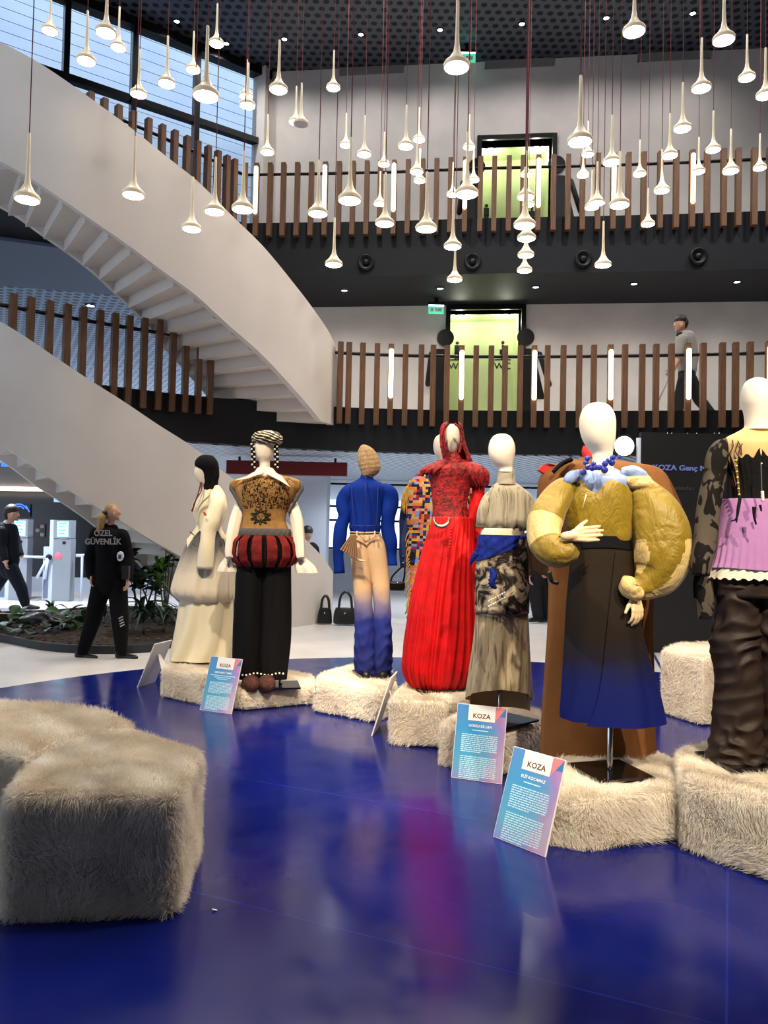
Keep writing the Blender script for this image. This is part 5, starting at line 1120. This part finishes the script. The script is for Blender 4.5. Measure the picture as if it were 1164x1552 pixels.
w.b('shoe', [w.c(37,919,4,47,920,4,-.08,-.1), w.c(47,920,4,58,921,2.6,-.1,-.12)], BLACKL, .012, 1); w.b('shoe', [w.c(-28,917,4,-14,921,3,.08,.08)], BLACKL, .012, 1)
w.b('hair', [w.e(18,773,9.8,9.5,11.6,.0), w.e(12.5,779,5.5,9,10.5)], HAIRB, .012, 2)
obj('ear', sphere(P(18,780,13.26), .03, 10, 8, (.8,.5,1.2)), SKIN, w.root); obj('eye', sphere(P(26,777,13.33), .010, 8, 6), EYE, w.root); obj('lips', sphere(P(26.5,784.5,13.36), .013, 8, 6, (1,1,.5)), LIPS, w.root)
w.b('shirt_collar', [w.c(10,792,4.5,19,796,4.5)], PAPER, .012, 1); w.b('cuff', [w.c(6,844,4.5,8,847,4.5,-.24,-.26)], PAPER, .012, 1)
hand('hand', w.root, P(8.5,850,13.12), (.15,-.2,-1), (1,.2,0), SKIN, 1.05, .5, 1, .02, .007)
# ---- man with mop on the lower balcony
k = Person(1038, 636, 13.25, 'man in grey shirt walking with a mop on the lower balcony', L2)
k.b('body', [k.e(1031,491,8.5,12,10.5), k.c(1034,500,5,1038,509,6), k.c(1038,515,12,1041,560,11), k.c(1041,560,11,1041,574,12), k.c(1023.5,491,2.2,1021,494,1.2), k.c(1026,499,3.4,1025,501,2.6),
  k.c(1034,515,7,1029,540,5.5,-.18,-.2), k.c(1029,540,5.5,1020,560,4,-.2,-.25), k.c(1046,515,7,1050,542,6,.15,.12), k.c(1050,542,6,1046,565,4,.12,-.02), k.c(1038,578,9,1029,607,7,-.06,-.06), k.c(1029,607,7,1026,633,5,-.06,-.06), k.c(1046,578,9,1060,606,7,.06,.06), k.c(1060,606,7,1078,628,5,.06,.06)], SKIN)
k.b('shirt', [k.c(1037,514,14,1041,560,13.5), k.c(1042,512,12,1043,560,13), k.c(1034,515,9,1028,541,7.5,-.18,-.2), k.c(1046,515,10,1051,542,8,.15,.12), k.c(1051,542,8,1050,552,7,.12,.1)], SHIRT)
k.b('trousers', [k.c(1041,564,13,1041,576,13), k.c(1038,576,11,1029,607,9,-.06,-.06), k.c(1029,607,9,1026,632,7.5,-.06,-.06), k.c(1046,576,11,1060,606,9,.06,.06), k.c(1060,606,9,1077,626,7.5,.06,.06)], DTROU)
k.b('shoe', [k.c(1028,635,4,1014,637,3,-.06,-.08)], BLACKL, .012, 1); k.b('shoe', [k.c(1080,630,4.5,1070,637,3,.06,.06)], BLACKL, .012, 1)
k.b('hair', [k.e(1032,485.5,9.8,8.8,11.8,.0), k.e(1037,490,5.5,9.5,11)], HAIRB, .012, 2)
obj('ear', sphere(P(1033,493,13.12), .03, 10, 8, (.8,.5,1.2)), SKIN, k.root); obj('eye', sphere(P(1024.5,489,13.17), .010, 8, 6), EYE, k.root); obj('lips', sphere(P(1024,497.5,13.2), .012, 8, 6, (1,1,.5)), LIPS, k.root)
k.b('collar', [k.c(1029,507,4,1046,505,4,-.08,0)], DTROU, .012, 1)
hand('hand', k.root, P(1019,561,12.98), (-.7,-.1,-.7), (0,1,0), SKIN, 1.0, .8, 1, .0, .007); hand('hand', k.root, P(1046,567,13.2), (-.4,0,-1), (0,-1,0), SKIN, 1.0, .8, 1, .0, .007)
mp_ = empty('mop', P(984,636,12.95)*np.array([1,1,0])+np.array([0,0,L2]), 'long handled mop held by the man on the balcony', 'mop')
obj('handle', sweep([P(1022,553,12.96), P(1003,596,12.95), P(986,634,12.95)], .014, 8), GRILLE, mp_)
pm = P(984,636,12.95); obj('mop_head', box((pm[0],pm[1],L2+.03), (.36,.12,.05)), FURB, mp_, False)
# ---- visitor far behind the stage, mostly hidden
q = Person(812, 940, 13.0, 'visitor in brown jacket and dark trousers, half hidden behind the puffer sleeve')
q.b('body', [q.e(813,793,8.5,12,10.5), q.c(812,803,5,811,812,6), q.c(810,818,13,812,860,12), q.c(812,860,12,813,872,13), q.c(799,820,7,795,848,5.5,-.1,-.12), q.c(795,848,5.5,801,872,4.5,-.12,-.2), q.c(824,820,7,829,848,5.5), q.c(829,848,5.5,826,872,4.5,0,-.1), q.c(808,876,10,812,906,7.5,-.05,-.05), q.c(812,906,7.5,815,933,5.5,-.05,-.05), q.c(818,876,10,825,906,7.5,.1,.1), q.c(825,906,7.5,829,930,5.5,.1,.1), q.c(806,797,2,805,799,1.2,-.1,-.12)], SKIN)
q.b('jacket', [q.c(804,818,13,810,864,14), q.c(818,818,13,816,864,14), q.c(799,820,9,793,848,8,-.1,-.12), q.c(793,848,8,799,868,7,-.12,-.2), q.c(824,820,9,830,848,8), q.c(830,848,8,828,868,7,0,-.1)], mat('brown_jacket', (70,50,36), .85))
q.b('trousers', [q.c(812,868,13,814,878,13), q.c(808,876,12,812,906,10,-.05,-.05), q.c(812,906,10,815,932,8.5,-.05,-.05), q.c(818,876,12,825,906,10,.1,.1), q.c(825,906,10,829,930,8.5,.1,.1)], DTROU)
for x, dd in ((815,-.05),(829,.1)): q.b('shoe', [q.c(x,938,4.5,x-12,940,3.2,dd,dd-.1)], BLACKL, .012, 1)
q.b('hair', [q.e(814,788,9.5,9,11.4,.03)], HAIRB, .012, 2)
hand('hand', q.root, P(801,873,12.78), (.2,-.2,-1), (1,0,0), SKIN, 1.05, .4, 1, .03, .007)
# ---- someone beyond the lower stair balustrade: only the crown of the head shows
h = Person(466, 908, 15.4, 'dark-haired person behind the lower stair balustrade, only the crown showing')
h.b('body', [h.e(466,808,7.5,10,9), h.c(466,816,4.5,466,824,5), h.c(458,832,9,461,865,9), h.c(474,832,9,471,865,9), h.c(466,865,11,466,872,11), h.c(455,832,5.5,452,858,4.5), h.c(452,858,4.5,454,880,3.5), h.c(477,832,5.5,480,858,4.5), h.c(480,858,4.5,478,880,3.5), h.c(461,874,7.5,461,897,5.5), h.c(461,897,5.5,461,913,4.5), h.c(471,874,7.5,471,897,5.5), h.c(471,897,5.5,471,913,4.5)], SKIN, .016)
h.b('hair', [h.e(466,804.5,8.6,8.5,10)], HAIRB, .012, 2)
h.b('coat', [h.c(459,831,9.5,461,878,11), h.c(473,831,9.5,471,878,11), h.c(455,832,7,451,858,6), h.c(451,858,6,453,878,5), h.c(477,832,7,481,858,6), h.c(481,858,6,479,878,5)], SUIT, .016)
h.b('trousers', [h.c(461,874,9,461,911,6), h.c(471,874,9,471,911,6)], SUIT, .016)
for x in (461, 471): h.b('shoe', [h.c(x,915,3.4,x,916.5,2.8,0,-.12)], BLACKL, .014, 1)

# ================================================================== TURNSTILES AND ENTRY
KIOSK = mat('brushed_steel_kiosk', (150,156,166), .4, .3); KSIDE = mat('kiosk_side', (196,206,222), .5)
SCRN = emit('kiosk_screen', (150,232,232), 1.5); REDL = emit('red_indicator', (255,60,80), 3)
def kiosk(px, label):
    d = 15.1; s_ = d/F; c = G(px, 909, 0); c = np.array([c[0], d, 0]); r = empty('turnstile', c, label, 'turnstile', 'turnstiles at the entrance')
    X = lambda dx: c[0]+dx*s_
    Hk = 1.56
    obj('column', bbox(X(0),X(26),d-.12,d+.12,0,1.20), KIOSK, r, False)
    hd = obj('head', prism([(X(0),d-.14),(X(26),d-.14),(X(26),d+.10),(X(0),d+.10)], 1.21, Hk), KIOSK, r, False)
    obj('screen', bbox(X(6),X(22.5),d-.152,d-.14,1.24,1.53), SCRN, hd, False)
    for j in range(4): obj('screen_line', bbox(X(8),X(19-2*(j%2)),d-.156,d-.152,1.49-.065*j,1.505-.065*j), mat('screen_print', (70,150,160), .5) if j == 0 else bpy.data.materials['screen_print'], hd, False)
    obj('reader', bbox(X(14),X(18),d-.14,d-.12,1.10,1.15), DARKM, r, False)
    obj('side_panel', bbox(X(-6),X(-.2),d-.12,d+.5,0,Hk-.0), KSIDE, r, False)
    obj('cabinet', bbox(X(-17),X(-6.2),d-.05,d+.6,0,1.04), KSIDE, r, False)
    obj('cabinet_panel', bbox(X(-15.5),X(-7.5),d-.058,d-.05,.05,.80), mat('cabinet_grey', (104,116,136), .5) if 'cabinet_grey' not in bpy.data.materials else bpy.data.materials['cabinet_grey'], r, False)
    v, f = lathe([(.001,0),(.06,0),(.06,.012),(.001,.012)], 16); obj('indicator', ([(X(8)+q_[0], d-.12-q_[2], .87+q_[1]) for q_ in v], f), REDL, r)
    hb = np.array([X(-5), d-.16, .84]); obj('hub', sphere(hb, .06, 14, 10), DARKM, r)
    for dx, dz in ((-15,-.40),(-3,-.42)): obj('arm', sweep([hb+np.array([0,-.03,0]), hb+np.array([dx*s_,-.06,dz])], .026, 12), KSIDE, r)
    obj('arm', sweep([hb+np.array([0,-.02,0]), hb+np.array([-.50,.0,.005])], .026, 12), KSIDE, r)
    return r
kiosk(89, 'right grey turnstile kiosk with lit screen and red indicator'); kiosk(17, 'left grey turnstile kiosk, partly behind the walking man')
d = 15.1
gr = empty('guard_rail', (P(130,842,d)[0], d, 0), 'white horizontal guard rail between the right kiosk and the stairs', 'rail')
a0, a1 = P(115.5,842,d), P(150,842,d); obj('rail', sweep([a0, a1], .03, 12), KSIDE, gr)
for x in (a0[0]+.12, a1[0]-.06): obj('post', sweep([(x,d,0),(x,d,a0[2])], .025, 12), KSIDE, gr)
NEON = emit('blue_neon', (60,110,255), 2.2)
c = P(27, 772, 17.2); ns = empty('neon_sign', (c[0], 17.25, c[2]), 'curved blue neon lines on the dark entrance wall above the man', 'sign')
obj('mount', box((c[0],17.28,c[2]-.02), (.5,.03,.30)), mat('neon_board', (16,18,28), .3), ns, False)
for r_, a0_, a1_ in ((.20, 2.4, .5), (.15, 2.2, .7)): obj('tube', sweep([(c[0]+r_*math.cos(t), 17.24, c[2]-.08+r_*math.sin(t)) for t in np.linspace(a0_, a1_, 12)], .012, 8), NEON, ns)
obj('tube', sweep([(c[0]+.16,17.24,c[2]+.09),(c[0]+.24,17.24,c[2]-.05)], .012, 8), NEON, ns)
c = P(60, 804, 17.25); pt = empty('wall_notice', c, 'small grey notice grid on the dark entrance wall between the kiosks', 'notice')
obj('board', box((c[0],17.28,c[2]), (.23,.03,.30)), mat('notice_grey', (58,60,66), .5), pt, False)
for i in range(2):
    for j in range(3): obj('slip', box((c[0]-.05+.1*i,17.26,c[2]+.09-.09*j), (.08,.012,.07)), GRILLE if (i+j) % 2 else bpy.data.materials['notice_grey'], pt, False)
c = P(92, 758, 17.2); bl = empty('wall_monitor', (c[0],17.25,c[2]), 'pale glowing monitor on the dark wall above the right kiosk', 'light')  # pale wall monitors, simplified to one glowing panel
obj('panel', box((c[0],17.26,c[2]), (.34,.04,.09)), emit('monitor_glow', (150,190,230), .9), bl, False); obj('frame', box((c[0],17.285,c[2]), (.37,.03,.12)), DARKM, bl, False)

# ================================================================== PLANTER
bedpx = [(-140,955),(-70,964),(0,973),(60,985),(120,990.5),(190,991),(245,986),(285,972),(300,958),(292,940),(250,928),(160,926),(80,932),(0,935),(-90,938)]
bed = cr([tuple(G(x, y)[:2]) for x, y in bedpx+[bedpx[0]]], 4)[:-1]
cen = bed.mean(0); pl = empty('planter', (cen[0], cen[1], 0), 'low planter bed with black kerb beside the guard', 'planter')
SOIL = mat('dark_soil', (58,44,32), .95, c2=(32,26,20), ns=14, bp=1.0, bs=40, detail=6); KERB = mat('black_kerb', (30,36,40), .6)
inn = [tuple(cen+(p-cen)*.965) for p in bed]
kv = [(p[0],p[1],0) for p in bed]+[(p[0],p[1],.09) for p in bed]+[(p[0],p[1],.09) for p in inn]+[(p[0],p[1],.05) for p in inn]; nb = len(bed)
obj('kerb', (kv, [(r_*nb+i, r_*nb+(i+1)%nb, (r_+1)*nb+(i+1)%nb, (r_+1)*nb+i) for r_ in range(3) for i in range(nb)]), KERB, pl, False); fix_normals(bpy.data.objects['kerb'])
sv, sf = [(cen[0],cen[1],.17)], []
for r_ in range(1, 7):
    for i in range(nb):
        k_ = r_/6*.966; p = cen+(bed[i]-cen)*k_; hh = .055+.12*(1-(r_/6)**2)+.025*math.sin(p[0]*9)*math.sin(p[1]*7)*(r_ < 6); sv.append((p[0],p[1],hh))
sf = [(0,1+i,1+(i+1)%nb) for i in range(nb)]+[(1+(r_-1)*nb+i,1+r_*nb+i,1+r_*nb+(i+1)%nb,1+(r_-1)*nb+(i+1)%nb) for r_ in range(1,6) for i in range(nb)]
so = fix_normals(obj('soil', (sv, sf), SOIL, pl)); so['kind'] = 'stuff'
chips = MB()
for i in range(420):
    j = random.randrange(nb); k_ = math.sqrt(random.random())*.93; p = cen+(bed[j]-cen)*k_; hh = .065+.12*(1-k_*k_)
    chips.add(box((p[0],p[1],hh), (random.uniform(.02,.07),random.uniform(.015,.03),.015), random.uniform(0,3.1)))
cho = obj('bark_chips', chips.vf, mat('bark_chip', (120,88,58), .9, c2=(70,50,36), ns=3), pl, False); cho['kind'] = 'stuff'
def leaf_mesh(nm, L, W, bend, shape, m_):
    v, f = [], []; n_ = 6
    for i in range(n_+1):
        t = i/n_; w = W*(math.sin(math.pi*t**(.75 if shape == 'oval' else .6))**(.6 if shape == 'oval' else 1.0))*.5+.001
        z = bend*L*(t-.9*t*t*1.4); x = L*t*(1-.12*abs(bend)*t)
        v += [(x,-w,z+.12*w),(x,0,z-.12*w),(x,w,z+.12*w)]
    for i in range(n_):
        for j in range(2): f.append((i*3+j,(i+1)*3+j,(i+1)*3+j+1,i*3+j+1))
    return proto(obj(nm, (v, f), m_))
GRN = [mat('leaf_green', (58,104,52), .45, c2=(40,80,40), ns=5), mat('leaf_dark', (34,62,42), .45, c2=(24,46,34), ns=5), mat('leaf_bright', (96,146,62), .45, c2=(70,118,50), ns=5)]
STEM = mat('plant_stem', (84,80,50), .7)
LM = {}
def plant(label, px, py, d, top, kind, n_leaf, gi, spread=.25, zb=.10, seed=1):
    """stem plant: each leaf a mesh of its own on a stalk"""
    rs = random.Random(seed); b_ = P(px, py, d); r = empty('leafy_plant', (b_[0], d, zb), label, 'plant', 'plants in the planter bed'); b0 = np.array([b_[0], d, zb])
    shp = {'round': (.17,.15,.5,'oval'), 'lance': (.34,.055,.9,'lance'), 'fern': (.42,.045,1.3,'lance'), 'broad': (.24,.12,.6,'oval'), 'whorl': (.20,.05,.7,'lance')}[kind]
    key = (kind, gi)
    if key not in LM: LM[key] = leaf_mesh('leaf', *shp, GRN[gi])
    st_ = MB(); hubs = []
    if kind in ('whorl', 'broad'):
        for i in range(max(3, n_leaf//9)):
            a = rs.uniform(0, 6.28); q_ = rs.uniform(.15, 1)*spread; hh = top*rs.uniform(.45, 1.0); p = b0+np.array([q_*math.cos(a), q_*math.sin(a), hh])
            st_.add(sweep([b0, (b0*.5+p*.5)+np.array([0,0,.05]), p], [.012,.009,.006], 6)); hubs.append(p)
    else: hubs = [b0+np.array([0,0,top*.25])]; st_.add(sweep([b0, hubs[0]], [.02,.012], 6))
    obj('stem', st_.vf, STEM, r)
    for i in range(n_leaf):
        p = hubs[i % len(hubs)]; a = rs.uniform(0, 6.28)
        o = bpy.data.objects.new('leaf', LM[key]); COL.objects.link(o); o.parent = r
        up_ = rs.uniform(-.1, .8) if kind != 'round' else rs.uniform(.0, .9)
        if kind == 'round': p = b0+np.array([rs.uniform(-1,1)*spread, rs.uniform(-1,1)*spread*.6, top*rs.uniform(.1, .8)])
        elif kind in ('lance','fern'): up_ = rs.uniform(.1, 1.0)
        else: p = p-np.array([0,0,rs.uniform(0,.12)])
        o.location = (p-b0); o.rotation_euler = (rs.uniform(-.4,.4), -up_, a); s_ = rs.uniform(.75, 1.25)*(top/.45 if kind in ('lance','fern') else 1); o.scale = (s_, s_, s_)
    return r
plant('round-leaved low green plant at the planter front, left of the guard', 108, 966, 9.75, .30, 'round', 16, 0, .22, .10, 3)
plant('round-leaved low green plant at the far left of the planter', 12, 962, 10.0, .28, 'round', 14, 0, .2, .10, 4)
plant('small mossy plant between the round-leaved plants', 52, 972, 9.6, .14, 'round', 14, 1, .3, .09, 5)
plant('bright strap-leaved plant behind the black tarpaulin heap', 78, 938, 11.3, .42, 'lance', 12, 0, .2, .08, 6)
plant('arching fern showing between the legs of the guard', 158, 950, 10.6, .34, 'fern', 14, 1, .2, .12, 7)
plant('dense dark fern right of the guard', 217, 972, 9.7, .55, 'fern', 34, 1, .2, .11, 8)
plant('second dark fern further right, beside the cream dress', 248, 962, 10.0, .42, 'fern', 26, 1, .2, .10, 9)
plant('tall whorled plant with bright leaf tips beside the cream dress', 250, 945, 10.6, 1.15, 'whorl', 60, 2, .24, .10, 10)
plant('dark broad-leaved shrub directly right of the guard', 212, 945, 10.7, .95, 'broad', 54, 1, .34, .10, 11)
plant('mid green broad-leaved shrub behind the dark one', 232, 938, 11.2, .80, 'broad', 44, 0, .36, .08, 12)
th_ = blob('tarpaulin_heap', [(P(35,950,10.3), P(60,946,10.3), .14, .17), (P(60,948,10.3), P(90,952,10.25), .15, .08), (P(75,944,10.5), P(88,946,10.5), .10, .08)], mat('black_tarpaulin', (16,16,20), .35, bp=1.0, bs=14), None, .02, 2)
tag(th_, 'crumpled glossy black tarpaulin heap lying in the planter', 'tarpaulin')
bx = P(8, 942, 10.7); bt = empty('wooden_board', (bx[0], bx[1], .12), 'dark reddish board lying at the left end of the planter', 'board')
obj('plank', box((bx[0],bx[1],.19), (.5,.16,.06), .15), mat('mahogany', (70,28,24), .5), bt, False); obj('foot', box((bx[0],bx[1],.13), (.3,.1,.06), .15), SOIL, bt, False)

# ================================================================== BAGS, FLOODLIGHT, TITLE PANEL, SCRAP
def bag(label, px, d, y0, y1, x0, x1, hy):
    r = empty('tote_bag', G(px, y1), label, 'bag'); r.location.z = 0; c = np.array(r.location); s_ = d/F; W_ = (x1-x0)*s_; Hh = (y1-y0)*s_; cx = P((x0+x1)/2, y1, d)[0]
    bm = [(cx-W_*.5,d,0)]
    rows = [(y0,x0+3,x1-3,.35),(y0+3,x0+1.5,x1-1.5,.4),((y0+y1)/2,x0,x1,.5),(y1-2,x0-.5,x1+.5,.55),(y1,x0+1,x1-1,.5)]
    fix_normals(obj('body', loft(rows, d, n=32, k=4, se=.6, fold=lambda a, t: .03*math.sin(5*a+7*t)), BLACKL, r))
    zt = P(px, y0+1, d)[2]; zh = P(px, hy, d)[2]
    for dd in (-.04, .04): obj('handle', sweep(cr([(cx-W_*.3,d+dd,zt-.02),(cx-W_*.22,d+dd,zt+(zh-zt)*.7),(cx,d+dd,zh),(cx+W_*.22,d+dd,zt+(zh-zt)*.7),(cx+W_*.3,d+dd,zt-.02)], 5), .018, 8), BLACKL, r)
    obj('clasp', sphere((cx, d-.16*W_/.3, zt-.06), .014, 8, 6), STEEL, r)
bag('black tote bag on the floor with short handles, left of two', 494, 12.1, 921, 945, 482, 503, 903)
bag('black tote bag on the floor with tall looped handle, right of two', 522, 12.05, 921, 945.5, 506, 540, 897)
hbg = empty('handbag', P(602, 888, 6.72), 'small black shoulder bag hanging by its strap below the denim sleeve', 'bag')
obj('body', loft([(881,590,612,.3),(884,588,614,.4),(890,589,614,.4),(895,591,612,.35)], 6.72, n=28, k=4, se=.6), BLACKL, hbg)
obj('strap', sweep(cr([P(592,882,6.72), P(596,872,6.70), P(612,858,6.66), P(613,872,6.70), P(611,882,6.72)], 6), .008, 8), BLACKL, hbg)
obj('zip', sweep([P(592,884,6.68), P(602,883.5,6.66), P(611,884,6.68)], .004, 6), STEEL, hbg)
FLOOD = emit('flood_lens', (255,238,210), 22)
fd = 8.0; c = P(946, 676, fd); pole = P(968, 664, fd)
fl = empty('floodlight', (pole[0], fd, 0), 'glaring round floodlight on a white stand behind the brown coat', 'light')
obj('pole', sweep([(pole[0],fd,.05),(pole[0],fd,1.2),(pole[0],fd,pole[2])], [.028,.026,.024], 14), KSIDE, fl)
for i in range(3):
    a = 2*math.pi*i/3+.5; obj('leg', sweep([(pole[0],fd,.55),(pole[0]+.42*math.cos(a),fd+.42*math.sin(a),.0)], .014, 8), KSIDE, fl)
def ydisc(prof, c): v, f = lathe(prof, 28); return [(c[0]+q_[0], c[1]+q_[2], c[2]+q_[1]) for q_ in v], f
hd = obj('head', ydisc([(.001,.16),(.06,.16),(.10,.05),(.112,-.02),(.104,-.02),(.095,.02)], c), DARKM, fl)
obj('lens', ydisc([(.001,-.03),(.06,-.022),(.098,-.004),(.098,.004),(.001,.004)], c), FLOOD, hd)
obj('bracket', sweep([(c[0]+.09,fd+.06,c[2]),(pole[0],fd,c[2])], .018, 8), DARKM, fl)
PANEL = mat('charcoal_panel', (42,40,40), .6)
pd = 9.8; L_ = P(972, 655, pd); ptop = L_[2]
tp = empty('title_panel', (L_[0]+2, pd, 0), 'large dark charcoal title panel with pale blue lettering behind the mannequins', 'panel')
obj('board', bbox(L_[0], L_[0]+4.4, pd, pd+.08, 0, ptop), PANEL, tp, False)
for i in range(3): obj('seam', bbox(L_[0]+1.1*(i+1)-.004, L_[0]+1.1*(i+1)+.004, pd-.003, pd, 0, ptop), DARKM, tp, False)
TBLUE = mat('title_blue', (150,172,250), .5); TGREY = mat('title_grey', (86,86,90), .6)
text('title_text', 'KOZA Genç Moda', TBLUE, tp, P(989,712,pd-.006), (1,0,0), (0,0,1), .092, .003, 'LEFT', .003, 1.18)
text('subtitle_text', '1992 yılından', TGREY, tp, P(1001,742,pd-.006), (1,0,0), (0,0,1), .08, .002, 'LEFT', .001, 1.0)
for x in (1012,1018,1042,1056,1083,1090): obj('screw', sphere(P(x,657,pd-.004), .012, 8, 6), STEEL, tp)
sc_ = G(325, 1379, .012); tag(obj('paper_scrap', box(sc_, (.02,.008,.003), .8, np.array(Matrix.Rotation(.5,3,'Z')@Matrix.Rotation(.4,3,'Y'))), PAPER, smooth=False), 'tiny white scrap on the blue floor right of the nearest fur block', 'scrap')

# woven cloth has hardly any gloss
for m_ in bpy.data.materials:
    if m_.name in ('black_cloth','cobalt_wool','beige_to_indigo','brown_to_indigo','black_suiting','black_velvet','brick_red_wool','embroidered_wool','grey_felt','cream_cotton','smoke_fade','grey_tie_dye_blouse','grey_tie_dye_skirt','ink_blotched_cloth','royal_blue_gauze','caramel_brown_wool','woven_rag_cloth','lilac_wool','black_corset','grey_black_sleeve','black_uniform','navy_suit','dark_trousers','grey_shirt','dark_denim','brown_jacket','red_taffeta','brown_nylon','pale_blue_organza'):
        b_ = m_.node_tree.nodes['Principled BSDF']; b_.inputs['Specular IOR Level'].default_value = .3 if m_.name in ('red_taffeta','brown_nylon') else .12
        if m_.name in ('cobalt_wool','beige_to_indigo','brown_to_indigo','lilac_wool','brown_nylon'): b_.inputs['Sheen Weight'].default_value = 0
